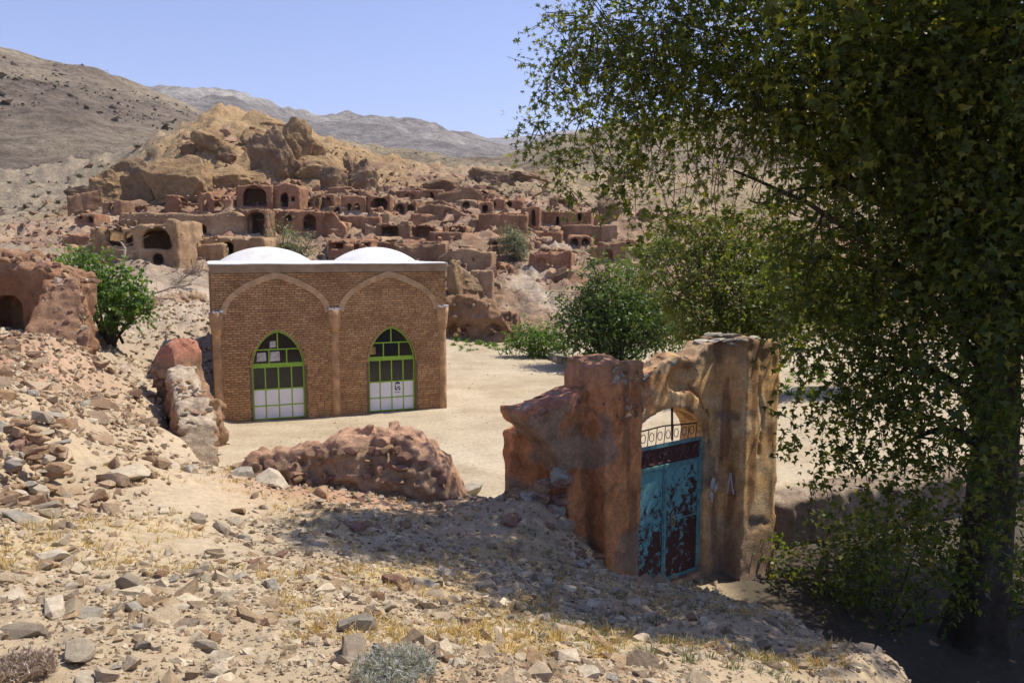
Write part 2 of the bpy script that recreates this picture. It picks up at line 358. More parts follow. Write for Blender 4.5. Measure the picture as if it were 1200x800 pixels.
def terrain(x, y, detail=True):
    x = np.asarray(x, float); y = np.asarray(y, float)
    yb = np.interp(x, BX[:, 0], BX[:, 1]); w = np.interp(x, BW[:, 0], BW[:, 1])
    s = (y - yb) * 0.82
    t = sstep(-w, w, s)
    wp = sstep(13.0, 11.5, y) * sstep(1.2, 2.4, x)
    pw = np.stack([x, y, 0 * x], -1)
    zf = front(x + wp * 0.55 * fbm(pw * 0.9 + 4, 3), y + wp * 0.5 * fbm(pw * 0.9 + 34, 3)); zb = back(x, y)
    r = np.hypot(x, y)
    z = zf * (1 - t) + zb * t
    # the yard is a flat trodden floor
    yard = t * sstep(-9.2, -7.6, x + 0.25 * np.maximum(y - 24, 0) * 0 ) * sstep(43, 37, y) * sstep(60, 30, x)
    z = z * (1 - yard) + yard * 0.015 * np.sin(x * 0.9) * np.cos(y * 0.7)
    if detail:
        p = np.stack([x, y, 0 * x], -1)
        lane = (1 - t) * sstep(3.6, 4.6, x)
        amp = (1 - yard) * (1 - 0.7 * lane)
        near = sstep(60, 25, r)
        z = z + amp * near * (0.10 * fbm(p * 0.9, 3) + 0.07 * fbm(p * 3.1 + 5, 3) * sstep(22, 6, r)) + yard * 0.02 * fbm(p * 1.3, 3)
        gul = sstep(-7.8, -9.2, x) * sstep(17, 20, y) * sstep(46, 36, y)
        z = z + gul * (0.25 * ridged(p * 0.8, 3) + 0.16 * ridged(p * 2.1, 2))
        far = sstep(42, 52, r) * (1 - yard)
        z = z + far * (1.0 * fbm(p * 0.12 + 3, 3) + 0.6 * ridged(p * 0.33, 3) + 0.55 * ridged(p * 0.85 + 4, 3) + 0.2 * fbm(p * 2.6, 2))
        pk = sstep(95, 112, r) * sstep(14, 18, z) * sstep(25, -5, x)
        z = z + pk * (2.2 * ridged(p * 0.11 + 2.2, 4) + 0.9 * ridged(p * 0.31, 3) - 0.6)
    return z
def tz(x, y): return float(terrain(np.array([x]), np.array([y]))[0])
YS = np.geomspace(2.4, 170, 700)
def hit(px, py, y0=0, lift=0):
    d = ray(px, py); ys = YS[YS > y0]; k = ys / d[1]
    x = d[0] * k; z = CAMZ + d[2] * k; t = terrain(x, ys)
    b = np.nonzero(z <= t + lift)[0]
    i = b[0] if len(b) else len(ys) - 1
    if i > 0 and len(b):
        a = (z - t)[i - 1]; c = (z - t)[i]; f = a / (a - c + 1e-9); Y = ys[i - 1] + f * (ys[i] - ys[i - 1])
    else: Y = ys[i]
    q = P(px, py, Y); q[2] = tz(q[0], q[1]); return q

# ------------------------------------------------------------------ the setting: ground, hillside, mountains
def zone_colour(x, y, z):
    r = np.hypot(x, y); p = np.stack([x, y, 0 * x], -1)
    yb = np.interp(x, BX[:, 0], BX[:, 1]); t = sstep(-0.3, 0.3, y - yb)
    def mixv(a, b, f): return a * (1 - f[:, None]) + np.array(b) * f[:, None]
    c = np.tile(np.array([0.385, 0.305, 0.20]), (len(x), 1))
    n = fbm(p * 0.55, 4)
    c = mixv(c, (0.37, 0.245, 0.145), sstep(0.05, 0.45, n) * 0.5)
    c = mixv(c, (0.44, 0.34, 0.17), sstep(0.05, 0.35, fbm(p * 0.8 + 40, 3)) * 0.65 * sstep(14, 9, r))      # straw-strewn soil
    c = mixv(c, (0.40, 0.205, 0.14), np.exp(-((x + 2.6) / 2.2) ** 2 - ((y - 11.8) / 0.8) ** 2) * 0.7)      # red earth under the broken wall
    c = mixv(c, (0.36, 0.19, 0.13), np.exp(-((x + 11) / 3) ** 2 - ((y - 15.5) / 2.6) ** 2) * 0.75)
    path = np.exp(-((x - np.interp(y, [0, 5, 9, 14, 18, 24], [-1.2, -2.4, -3.6, -6.0, -7.9, -9.8])) / 0.8) ** 2) * sstep(4, 7, y) * sstep(24, 18, y)
    c = mixv(c, (0.43, 0.35, 0.24), path * 0.75)
    c = mixv(c, (0.40, 0.335, 0.235), t * sstep(-9, -7.6, x) * sstep(44, 38, y))
    yd = t * sstep(-9, -7.6, x) * sstep(44, 38, y); q = np.stack([x * 0.35 + y * 0.2, y * 1.1 - x * 0.3, 0 * x], -1)
    c = mixv(c, (0.33, 0.265, 0.175), yd * sstep(0.0, 0.35, fbm(q * 1.1 + 60, 4)) * 0.7)
    c = mixv(c, (0.45, 0.385, 0.28), yd * sstep(0.05, 0.4, fbm(p * 0.6 + 80, 4)) * 0.8)
    c = mixv(c, (0.085, 0.07, 0.052), (1 - t) * sstep(3.4, 4.2, x))  # lane: leaf litter, with the tree's deep shade painted into its colour
    c = mixv(c, (0.35, 0.28, 0.205), sstep(-7.8, -9.4, x) * sstep(17, 21, y))
    v = sstep(42, 50, y)
    vill = np.array([0.30, 0.205, 0.135])
    cv = np.tile(vill, (len(x), 1))
    cv = mixv(cv, (0.36, 0.265, 0.18), sstep(-0.1, 0.35, fbm(p * 0.13 + 7, 3)))
    cv = mixv(cv, (0.30, 0.155, 0.095), sstep(0.1, 0.4, fbm(p * 0.16 + 21, 3)) * 0.8)
    gold = sstep(95, 106, r) * sstep(-6, -20, x + 4 * fbm(p * 0.1, 2)) * sstep(-62, -50, x)
    cv = mixv(cv, (0.34, 0.235, 0.125), gold)
    cv = mixv(cv, (0.29, 0.225, 0.14), sstep(98, 112, r) * sstep(-16, 2, x))
    cv = mixv(cv, (0.27, 0.225, 0.16), sstep(-44, -60, x) * sstep(60, 80, r))
    pth = np.exp(-((x - np.interp(y, [36, 50, 60, 72, 84], [2.6, 3.4, 0.8, 3.4, 6.5])) / 1.3) ** 2) * sstep(44, 50, y) * sstep(90, 80, y)
    cv = mixv(cv, (0.44, 0.36, 0.27), pth)
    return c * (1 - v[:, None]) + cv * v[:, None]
th = np.concatenate([np.linspace(-math.pi, R(-42), 46, endpoint=False), np.linspace(R(-42), R(42), 490, endpoint=False), np.linspace(R(42), math.pi, 46)])
rr = np.concatenate([[0.02], np.geomspace(0.5, 20, 185), np.geomspace(20, 44, 62)[1:], np.geomspace(44, 132, 235)[1:], np.geomspace(132, 172, 22)[1:]])
TH, RR = np.meshgrid(th, rr)
gx, gy = RR * np.sin(TH), RR * np.cos(TH)
gz_ = terrain(gx.ravel(), gy.ravel()).reshape(gx.shape)
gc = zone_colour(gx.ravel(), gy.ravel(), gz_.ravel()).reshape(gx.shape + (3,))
def sheet(X, Y, Z, C, name, m):
    a, b = X.shape
    i = np.arange(a - 1)[:, None] * b + np.arange(b - 1)[None]
    q = np.stack([i, i + 1, i + b + 1, i + b], -1).reshape(-1, 4)[:, ::-1]
    o = MB().add(np.stack([X, Y, Z], -1), [q], C.reshape(-1, 3)).build(name, m, smooth=True, kind='structure')
    return o
ks = int(np.searchsorted(rr, 44))
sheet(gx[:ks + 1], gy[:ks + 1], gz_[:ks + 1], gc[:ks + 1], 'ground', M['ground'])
sheet(gx[ks:], gy[ks:], gz_[ks:], gc[ks:], 'village_hillside', M['hill'])

MTN = {}
def mountain(name, sky_px, Yc, Yf, zf, amp, sc, col, col2, m, nt_=150, ns=420, ramp_exp=1.0, rid=0.6):
    """a slope rising from its foot at depth Yf to a crest at depth Yc whose outline passes through the skyline points"""
    sk = np.array(sky_px, float); s = np.linspace(sk[0, 0], sk[-1, 0], ns)
    pyc = np.interp(s, sk[:, 0], sk[:, 1])
    pyc = np.convolve(np.pad(pyc, 6, mode='edge'), np.ones(13) / 13, 'valid')
    zc = np.array([P(a, b, Yc)[2] for a, b in zip(s, pyc)])
    t = np.concatenate([np.linspace(0, 1, nt_), np.linspace(1.03, 1.6, 14)])
    T, SX = np.meshgrid(t, s, indexing='ij'); ZC = np.broadcast_to(zc, T.shape)
    Y = Yf + (Yc - Yf) * T; X = (SX - 600) / F * Y / cp
    prof = np.where(T <= 1, np.maximum(T, 0) ** ramp_exp, 1 - (T - 1) * 0.8)
    Z = zf + (ZC - zf) * prof
    p = np.stack([X, Y, Z * 0.3], -1) * sc
    edge = 0.25 + 0.75 * np.clip(T * 3, 0, 1)
    Z = Z + amp * edge * np.where(T > 0.9, 0.4 + 0.6 * np.clip((1 - T) * 10, 0, 1), 1) * (rid * ridged(p, 5) + (1 - rid) * fbm(p * 2.3 + 4, 4))
    n = fbm(p * 0.7 + 11, 4).ravel()
    f = sstep(-0.25, 0.35, n)[:, None]
    C = np.array(col) * (1 - f) + np.array(col2) * f
    MTN[name] = (X, Y, Z); return sheet(X, Y, Z, C, name, m)
mountain('grey_brown_mountain', [(-420, 20), (-200, 28), (0, 53), (60, 71), (120, 83), (160, 99), (200, 113), (235, 128), (270, 148), (330, 185), (420, 225), (520, 262)], 420, 150, 14, 9, 0.018,
         (0.19, 0.15, 0.115), (0.29, 0.24, 0.17), M['mount'], 130, 400, 0.95)
mountain('tan_foothill', [(300, 230), (380, 168), (425, 172), (470, 180), (520, 192), (560, 193), (600, 178), (660, 158), (740, 138), (850, 128), (1000, 140), (1200, 120), (1500, 110)], 300, 150, 16, 6, 0.026,
         (0.27, 0.22, 0.145), (0.35, 0.28, 0.185), M['mount'], 100, 340)
mountain('pale_grey_mountain', [(60, 140), (140, 120), (205, 110), (260, 112), (300, 122), (345, 135), (385, 146), (430, 146), (475, 151), (520, 163), (548, 168), (600, 176), (680, 190), (800, 240)], 1500, 520, 40, 40, 0.0055,
         (0.27, 0.245, 0.225), (0.40, 0.365, 0.325), M['far'], 80, 300, 1.0, 0.75)
mountain('distant_blue_mountain', [(380, 235), (470, 190), (540, 168), (575, 162), (620, 160), (680, 150), (760, 135), (850, 130), (950, 120), (1100, 125), (1400, 140)], 3600, 2000, 120, 80, 0.0022,
         (0.27, 0.25, 0.235), (0.34, 0.31, 0.29), M['far'], 50, 220)

# ------------------------------------------------------------------ the brick prayer house with two white domes
A0 = Gz(254, 497, 0.0); B0 = Gz(523, 477.5, 0.0)
dv = (B0 - A0)[:2]; WB = float(np.linalg.norm(dv)); dv = dv / WB; nv = np.array([dv[1], -dv[0]])   # nv points to the camera
HB = 4.52; DB = 6.2
M['brick'] = earth('tan_brick', [(0.3, (0.27, 0.145, 0.07)), (0.5, (0.42, 0.245, 0.12)), (0.72, (0.53, 0.335, 0.175))], 1.1, 18, 0.5, 0.01, 'obj', island=True,
                   tint=[(0, (0.78, 0.75, 0.73)), (0.35, (0.94, 0.92, 0.91)), (0.7, (1.02, 1.01, 1.0)), (1, (1.18, 1.17, 1.14))], contrast=0.2)
M['mortar'] = plain('mortar', (0.16, 0.105, 0.065), 0.95, 0, 0.25, 5)
M['plaster'] = plain('brown_plaster', (0.43, 0.28, 0.15), 0.9, 0, 0.35, 4, bs=0.4)
M['column'] = plain('ochre_column_plaster', (0.40, 0.24, 0.12), 0.9, 0, 0.5, 3.5, bs=0.4)
M['white'] = earth('white_roof_coat', [(0.3, (0.50, 0.48, 0.44)), (0.45, (0.62, 0.61, 0.59)), (0.7, (0.70, 0.70, 0.70))], 1.1, 9, 0.6, 0.02, 'obj', 0.8, contrast=0.08)
M['green'] = plain('green_paint', (0.22, 0.40, 0.03), 0.45, 0, 0.15, 8)
M['panel'] = plain('white_panel', (0.74, 0.72, 0.74), 0.5, 0, 0.07, 4)
M['glass'] = plain('dark_glass', (0.012, 0.013, 0.015), 0.12, 0, 0.3, 3, bs=0.02)
M['paper'] = plain('paper', (0.42, 0.40, 0.38), 0.8, 0, 0.4, 9)
M['black'] = plain('black_stencil', (0.012, 0.012, 0.012), 0.7)
M['parapet'] = plain('parapet_plaster', (0.27, 0.19, 0.12), 0.9, 0, 0.3, 2.5, bs=0.5)
pray = thing('prayer_house', 'brick prayer house with two white domes and green arched doors', 'building', A0, math.atan2(dv[1], dv[0]))
# local frame: x along the front, y inwards, z up
def fac(px, py):
    d = ray(px, py); o = np.array([0, 0, CAMZ]) - A0
    n3 = np.array([nv[0], nv[1], 0]); k = -(o @ n3) / (d @ n3); q = o + d * k
    return float(q[:2] @ dv), float(q[2])
D1 = [fac(295, 430)[0], fac(357, 430)[0], 0.0, fac(325, 388)[1]]
D2 = [fac(432, 430)[0], fac(486.5, 430)[0], 0.0, fac(456, 381)[1]]
D2[3] = D1[3] = (D1[3] + D2[3]) / 2
def pointed(x0, x1, zs, z1, n=9):
    """outline points of a pointed arch from the left spring over the tip to the right spring"""
    w = x1 - x0; c = (x0 + x1) / 2; L = []
    for i in range(n + 1):
        t = i / n
        # quarter curve bulging outwards
        a = t * math.pi / 2
        L.append((x0 + (c - x0) * (1 - math.cos(a)) ** 0.92, zs + (z1 - zs) * (0.80 * math.sin(a) + 0.20 * t)))
    return L + [(2 * c - p[0], p[1]) for p in L[-2::-1]]
def pointed4(x0, x1, zs, z1, n=18):
    """broad four-centred arch: tight curve at the springing, almost straight to the tip"""
    c = (x0 + x1) / 2; w = c - x0; hgt = z1 - zs
    ks = [(0, 0), (0.02, 0.16), (0.08, 0.32), (0.17, 0.46), (0.30, 0.60), (0.48, 0.745), (0.70, 0.875), (0.88, 0.96), (1.0, 1.0)]
    t = np.linspace(0, 8, n + 1); X_ = np.interp(t, range(9), [k[0] for k in ks]); Z_ = np.interp(t, range(9), [k[1] for k in ks])
    L = [(x0 + w * a, zs + hgt * b) for a, b in zip(X_, Z_)]
    return L + [(2 * c - q[0], q[1]) for q in L[-2::-1]]
def inside_arch(x, z, d, zs, m=0.0):
    if x < d[0] - m or x > d[1] + m or z > d[3] + m: return False
    if z <= zs: return True
    P_ = pointed(d[0] - m, d[1] + m, zs, d[3] + m, 16)
    xs = [p for p in P_[:17]]; zz = [p[1] for p in xs]; xx = [p[0] for p in xs]
    xl = np.interp(z, zz, xx); return xl <= x <= d[0] + d[1] - xl
ZS = [1.55, 1.55]
# wall body with the two door openings
wb = MB()
xs = [0, D1[0], D1[1], D2[0], D2[1], WB]
T_ = 0.35
wb.box(0, D1[0], 0, T_, -0.4, HB - 0.1); wb.box(D1[1], D2[0], 0, T_, -0.4, HB - 0.1); wb.box(D2[1], WB, 0, T_, -0.4, HB - 0.1)
for d, zs in ((D1, ZS[0]), (D2, ZS[1])):
    ar = pointed(d[0], d[1], zs, d[3])
    wb.prism([(d[0], HB - 0.1)] + ar[:len(ar) // 2 + 1] + [((d[0] + d[1]) / 2, HB - 0.1)], 0, T_)
    wb.prism([((d[0] + d[1]) / 2, HB - 0.1)] + ar[len(ar) // 2:] + [(d[1], HB - 0.1)], 0, T_)
    wb.box(d[0], d[1], 0, T_, -0.4, 0.0)
wb.box(0, 0.35, T_ + 0.003, DB, -0.4, HB - 0.1); wb.box(WB - 0.35, WB, T_ + 0.003, DB, -0.4, HB - 0.1); wb.box(0.35, WB - 0.35, DB - 0.35, DB, -0.4, HB - 0.1)
wb.build('wall', M['mortar'], pray, recalc=True)
MB().box(0.35, WB - 0.35, T_, DB - 0.35, -0.35, 0.02).build('floor', M['plaster'], pray)
# columns and the two blind arches
colx = [fac(249, 420)[0] + 0.02, fac(393.5, 430)[0], fac(519, 410)[0]]
colx = [0.10, colx[1], WB - 0.10]
capz = 3.12
def lathe(cx, cy, prof, n=20, a0=0, a1=2 * math.pi):
    mb = MB(); th_ = np.linspace(a0, a1, n + 1); m = len(prof)
    v = np.array([(cx + r * math.cos(t), cy + r * math.sin(t), z) for r, z in prof for t in th_])
    i = np.arange(m - 1)[:, None] * (n + 1) + np.arange(n)[None]
    q = np.stack([i, i + 1, i + n + 2, i + n + 1], -1).reshape(-1, 4)
    return mb.add(v, [q])
for i, cx in enumerate(colx):
    # engaged half-round columns: their backs sink into the wall
    sh = lathe(cx, 0.03, [(0.0, -0.3), (0.13, -0.3), (0.12, 0.4), (0.115, 1.5), (0.11, capz - 0.62), (0.11, capz - 0.60)], 22).build('column', M['column'], pray, smooth=True)
    lathe(cx, 0.03, [(0.11, capz - 0.62), (0.14, capz - 0.60), (0.155, capz - 0.45), (0.185, capz - 0.18), (0.20, capz), (0.18, capz + 0.02), (0.0, capz + 0.03)], 22).build('capital', M['column'], sh, smooth=True)
    rb = MB()
    for k in range(9):
        s = rng.uniform(0.02, 0.05); q = rng.uniform(-0.15, 0.15, 2)
        rb.box(cx + q[0] - s, cx + q[0] + s, -0.08 + q[1] * 0.4 - s, -0.08 + q[1] * 0.4 + s, capz + 0.015, capz + 0.03 + s)
    rb.build('debris', M['white'], sh)
BW_ = 0.155
blind = []
for x0, x1 in ((colx[0] + 0.10, colx[1] - 0.10), (colx[1] + 0.10, colx[2] - 0.10)):
    apex = 4.24
    out = np.array(pointed4(x0, x1, capz - 0.05, apex, 18)); inn = np.array(pointed4(x0 + BW_ * 1.1, x1 - BW_ * 1.1, capz - 0.05, apex - BW_ * 1.2, 18))
    n = len(out); mb = MB()
    v = [(p[0], -0.05, p[1]) for p in out] + [(p[0], -0.05, p[1]) for p in inn] + [(p[0], 0.02, p[1]) for p in out] + [(p[0], 0.02, p[1]) for p in inn]
    f = []
    for i in range(n - 1):
        f += [(i, i + 1, n + i + 1, n + i), (i, 2 * n + i, 2 * n + i + 1, i + 1), (n + i, n + i + 1, 3 * n + i + 1, 3 * n + i)]
    mb.add(v, f).build('arch_band', M['plaster'], pray, recalc=True)
    blind.append((out, inn))
# bricks: every brick is a block standing a little proud of the mortar
BH, BL, J = 0.068, 0.215, 0.016
def brick_block(x0, x1, z0, z1, y0=-0.022, y1=0.01):
    j = rng.uniform(-0.004, 0.004)
    return [(x0, y0 + j, z0), (x1, y0 + j, z0), (x1, y0 + j, z1), (x0, y0 + j, z1), (x0, y1, z0), (x1, y1, z0), (x1, y1, z1), (x0, y1, z1)]
BF = [(0, 1, 2, 3), (0, 4, 5, 1), (1, 5, 6, 2), (2, 6, 7, 3), (3, 7, 4, 0)]
front_bricks = []
z = 0.0; row = 0
while z + BH < HB - 0.29:
    x = -0.5 * BL * (row % 2) + rng.uniform(-0.01, 0.01)
    while x < WB:
        l = BL * rng.uniform(0.9, 1.06); a, b = max(x, 0.003), min(x + l - J, WB - 0.003); x += l
        if b - a < 0.05: continue
        segs = [(a, b)]
        for d, zs in ((D1, ZS[0]), (D2, ZS[1])):
            new = []
            for (p, q) in segs:
                cut = [inside_arch(t, z + BH / 2, d, zs, 0.055) for t in np.linspace(p, q, 7)]
                if not any(cut): new.append((p, q))
                else:
                    tt = np.linspace(p, q, 7); keep = [t for t, c in zip(tt, cut) if not c]
                    if len(keep) >= 2 and (cut[0] != cut[-1]): new.append((min(keep), max(keep)))
            segs = new
        for p, q in segs: front_bricks.append((p, q, z, z + BH - J))
    z += BH; row += 1
nb = MB(); indiv = 0
dist = [((q[0] + q[1]) / 2 - 0.0) for q in front_bricks]
order = np.argsort([d + 0.0 * 1 for d in dist])
pick = set(int(k) for k in order if front_bricks[int(k)][1] - front_bricks[int(k)][0] > 0.16 and 0.3 < front_bricks[int(k)][2] < 2.6)
pick = set(list(sorted(pick, key=lambda k: dist[k]))[:290])
b_me = MB().add(brick_block(-BL * 0.47, BL * 0.47, 0, BH - J), BF).mesh('brick', recalc=True); b_me.materials.append(M['brick'])
for k, (p, q, z0, z1) in enumerate(front_bricks):
    if k in pick:
        o = link('brick', b_me, pray); o.location = ((p + q) / 2, rng.uniform(-0.004, 0.004), z0); o.scale = ((q - p) / (BL * 0.94), 1, 1)
    else: nb.add(brick_block(p, q, z0, z1), BF)
nb.build('brickwork', M['brick'], pray, kind='stuff')
# bricks of the flanks
fb = MB()
for side in (0, 1):
    z = 0.0; row = 0
    while z + BH < HB - 0.32:
        y = 0.02 - 0.1 * (row % 2)
        while y < DB:
            l = BL * rng.uniform(0.94, 1.05); a, b = max(y, 0.02), min(y + l - J, DB - 0.01); y += l
            if b - a < 0.04: continue
            pts = np.array(brick_block(a, b, z, z + BH - J)); X = np.where(pts[:, 1] < 0, pts[:, 1], 0.01)
            X = X if side == 0 else WB - X
            fb.add(np.stack([X, pts[:, 0], pts[:, 2]], 1), BF)
        z += BH; row += 1
fb.build('flank_brickwork', M['brick'], pray, kind='stuff', recalc=True)
# soldier course round each door arch
vs = MB()
for d, zs in ((D1, ZS[0]), (D2, ZS[1])):
    a = np.array(pointed(d[0], d[1], zs, d[3], 14)); b = np.array(pointed(d[0] - 0.055, d[1] + 0.055, zs, d[3] + 0.06, 14))
    for i in range(len(a) - 1):
        q0, q1 = a[i] + (a[i + 1] - a[i]) * 0.08, a[i] + (a[i + 1] - a[i]) * 0.92
        r0, r1 = b[i] + (b[i + 1] - b[i]) * 0.08, b[i] + (b[i + 1] - b[i]) * 0.92
        L = [q0, q1, r1, r0]
        vs.add([(p[0], -0.026, p[1]) for p in L] + [(p[0], 0.02, p[1]) for p in L], BF)
vs.build('arch_brickwork', M['brick'], pray, kind='stuff', recalc=True)
# plain band under the roof, white coated roof edge and domes
pb = MB().box(-0.03, WB + 0.03, -0.05, 0.30, HB - 0.30, HB - 0.07); pb.build('parapet_band', M['parapet'], pray)
ux_, uy_ = np.meshgrid(np.linspace(-0.06, WB + 0.06, 90), np.linspace(-0.10, DB + 0.05, 50), indexing='ij')
wav = 0.016 * fbm(np.stack([ux_ * 1.7, uy_ * 1.7, 0 * ux_], -1), 3)
edge_ = (np.minimum(np.minimum(ux_ + 0.06, WB + 0.06 - ux_), np.minimum(uy_ + 0.10, DB + 0.05 - uy_)) < 0.03)
tz_ = HB - 0.025 + wav - 0.02 * edge_
pv_ = np.stack([ux_ + 0.012 * fbm(np.stack([uy_ * 2, ux_ * 2, 0 * ux_], -1), 2), uy_ + 0.02 * fbm(np.stack([ux_ * 2.2, uy_, 0 * ux_], -1), 3), tz_], -1)
na_, nb_ = ux_.shape; bt_ = pv_.copy(); bt_[..., 2] = HB - 0.072 + 0.012 * wav / 0.016
ii_ = np.arange(na_ - 1)[:, None] * nb_ + np.arange(nb_ - 1)[None]; N_top = na_ * nb_
qt = np.stack([ii_, ii_ + nb_, ii_ + nb_ + 1, ii_ + 1], -1).reshape(-1, 4); qb = (qt + N_top)[:, ::-1]
ring = [(a, 0) for a in range(na_)] + [(na_ - 1, b) for b in range(1, nb_)] + [(a, nb_ - 1) for a in range(na_ - 2, -1, -1)] + [(0, b) for b in range(nb_ - 2, 0, -1)]
rid_ = np.array([a * nb_ + b for a, b in ring]); nx_ = np.roll(rid_, -1)
qs = np.stack([rid_, rid_ + N_top, nx_ + N_top, nx_], -1)
roof = MB().add(np.concatenate([pv_.reshape(-1, 3), bt_.reshape(-1, 3)]), [qt, qb, qs]).build('roof', M['white'], pray, recalc=True)
for i, (pxc, half) in enumerate(((313, 1.42), (440, 1.36))):
    cx = fac(pxc, 300)[0]; cy = 2.5
    # place the dome where the sight line through its middle meets its depth
    base = A0 + np.array([dv[0] * cx - nv[0] * cy, dv[1] * cx - nv[1] * cy, 0])
    want = (pxc - 600) / F
    for it in range(12):
        base = A0 + np.array([dv[0] * cx - nv[0] * cy, dv[1] * cx - nv[1] * cy, 0]); qx = base[0] / (base[1] * cp + sp * 0.1 * 0)
        cx += (want - base[0] / base[1] * cp) * 20 * 0.5 if False else (want * base[1] * 1.0 - base[0]) * 0.6
    hd = 0.47; rad = (half ** 2 + hd ** 2) / (2 * hd)
    prof = []
    for k in range(15):
        a = (1 - k / 14) * math.asin(half / rad); prof.append((max(rad * math.sin(a), 0.0), HB - 0.03 + rad * math.cos(a) - (rad - hd)))
    prof = [(half + 0.12, HB - 0.06), (half + 0.05, HB + 0.0)] + prof
    lathe(cx, cy, prof, 44).build('dome', M['white'], pray, smooth=True)
# green metal doors
def clip_arch(x0, x1, z0, z1, d, zs, n=8):
    """rectangle clipped by the arch of the door"""
    top = []
    for t in np.linspace(x0, x1, n):
        P_ = pointed(d[0], d[1], zs, d[3], 16); xx = [p[0] for p in P_]; zz = [p[1] for p in P_]
        top.append((t, min(z1, float(np.interp(t, xx, zz)))))
    if max(p[1] for p in top) <= z0 + 0.03: return None
    top = [(a, max(b, z0 + 0.004)) for a, b in top]
    return [(x0, z0), (x1, z0)] + top[::-1]
for di, (d, zs) in enumerate(((D1, ZS[0]), (D2, ZS[1]))):
    X0, X1, Zt = d[0], d[1], d[3]; w = X1 - X0
    rows = [0.03, 0.40, 0.86, 1.46, 1.58, 1.96] if di == 0 else [0.03, 0.41, 0.88, 1.50, 1.62, 2.02]
    rows = [r * Zt / 2.5 for r in rows]
    dr = MB(); yF0, yF1 = 0.085, 0.135
    fw = 0.045
    ar = pointed(X0, X1, zs, Zt, 14); ai = pointed(X0 + fw, X1 - fw, zs, Zt - fw * 1.5, 14)
    oo = [(X0, 0.0)] + ar + [(X1, 0.0)]; ii = [(X0 + fw, 0.0)] + ai + [(X1 - fw, 0.0)]; n = len(oo)
    v = [(p[0], yF0, p[1]) for p in oo] + [(p[0], yF0, p[1]) for p in ii] + [(p[0], yF1, p[1]) for p in oo] + [(p[0], yF1, p[1]) for p in ii]
    f = []
    for i in range(n - 1): f += [(i, i + 1, n + i + 1, n + i), (n + i, n + i + 1, 3 * n + i + 1, 3 * n + i), (i, 2 * n + i, 2 * n + i + 1, i + 1)]
    dr.add(v, f)
    door = dr.build('door', M['green'], pray, recalc=True)
    mb = MB(); bars = 0.017
    e = 0.006
    for k, r in enumerate(rows):
        hw = 0.032 if k in (3,) else bars
        if k == 4: continue
        xa = X0 + 0.02; xb = X1 - 0.02
        if r > zs:
            P_ = pointed(X0, X1, zs, Zt, 16); xl = float(np.interp(r + hw, [p[1] for p in P_[:17]], [p[0] for p in P_[:17]])); xa = xl + 0.02; xb = X0 + X1 - xl - 0.02
        if k == 3: mb.box(xa, xb, yF0 + e, yF1 - e, rows[3], rows[4])
        else: mb.box(xa, xb, yF0 + e, yF1 - e, r - hw, r + hw)
    for k in (1, 2, 3): mb.box(X0 + w * k / 4 - bars, X0 + w * k / 4 + bars, yF0 + e * 2, yF1 - e * 2, 0.0, rows[3] + 0.01)
    for k in (1, 2): mb.box(X0 + w * (k / 3) - bars, X0 + w * (k / 3) + bars, yF0 + e * 2, yF1 - e * 2, rows[4] - 0.01, rows[5])
    mb.box(X0 + w / 2 - bars, X0 + w / 2 + bars, yF0 + e * 2, yF1 - e * 2, rows[5], Zt - 0.06)
    mb.build('glazing_bars', M['green'], door)
    def fill(x0, x1, z0, z1, name, m):
        poly = clip_arch(x0, x1, z0, z1, d, zs)
        if poly: return MB().prism(poly, 0.105, 0.113).build(name, m, door, recalc=True)
    for k in range(4):
        a, b = X0 + w * k / 4 + bars * 0.5, X0 + w * (k + 1) / 4 - bars * 0.5
        fill(a, b, rows[0], rows[1], 'panel', M['panel']); fill(a, b, rows[1] + 0.005, rows[2], 'panel', M['panel'])
        fill(a, b, rows[2] + 0.005, rows[3] + 0.005, 'pane', M['glass'])
    for k in range(3):
        fill(X0 + w * k / 3 + bars * 0.5, X0 + w * (k + 1) / 3 - bars * 0.5, rows[4], rows[5], 'pane', M['glass'])
    for k in range(2):
        fill(X0 + w * k / 2 + bars * 0.5, X0 + w * (k + 1) / 2 - bars * 0.5, rows[5] + 0.005, Zt, 'pane', M['glass'])
    def paper(x0, x1, z0, z1, m=M['paper']):
        q = [(x0, z0), (x1, z0 + 0.01), (x1 - 0.01, z1), (x0 + 0.015, z1 - 0.01)]
        MB().prism(q, 0.100, 0.103).build('paper', m, door, recalc=True)
    if di == 0:
        paper(X0 + w * 0.10, X0 + w * 0.28, rows[4] + 0.06, rows[5] - 0.08); paper(X0 + w * 0.35, X0 + w * 0.54, rows[4] + 0.05, rows[5] - 0.06)
        paper(X0 + w * 0.35, X0 + w * 0.47, rows[5] + 0.05, rows[5] + 0.24)
    else:
        paper(X0 + w * 0.05, X0 + w * 0.17, rows[4] + 0.07, rows[5] - 0.12, M['column'])
        # black stencil of a head and shoulders with a line of script below, on the third white panel
        cx = X0 + w * 0.625; zc = rows[2] - 0.17
        st = MB()
        y0, y1 = 0.098, 0.101
        def blob(pts): st.prism([(cx + a * 0.10, zc + b * 0.10) for a, b in pts], y0, y1)
        blob([(-0.75, 0.6), (-0.7, 1.1), (-0.3, 1.4), (0.3, 1.42), (0.7, 1.1), (0.78, 0.6), (0.5, 0.78), (0, 0.9), (-0.5, 0.75)])
        blob([(-0.8, 0.55), (-0.55, 0.5), (-0.6, 0.1), (-0.35, -0.2), (-0.6, -0.3), (-0.85, 0.1)])
        blob([(-0.25, 0.35), (0.0, 0.4), (0.0, 0.28), (-0.25, 0.25)]); blob([(0.2, 0.38), (0.45, 0.33), (0.45, 0.24), (0.2, 0.28)])
        blob([(-0.1, -0.12), (0.3, -0.12), (0.5, 0.15), (0.7, 0.1), (0.45, -0.45), (0.1, -0.6), (-0.25, -0.4)])
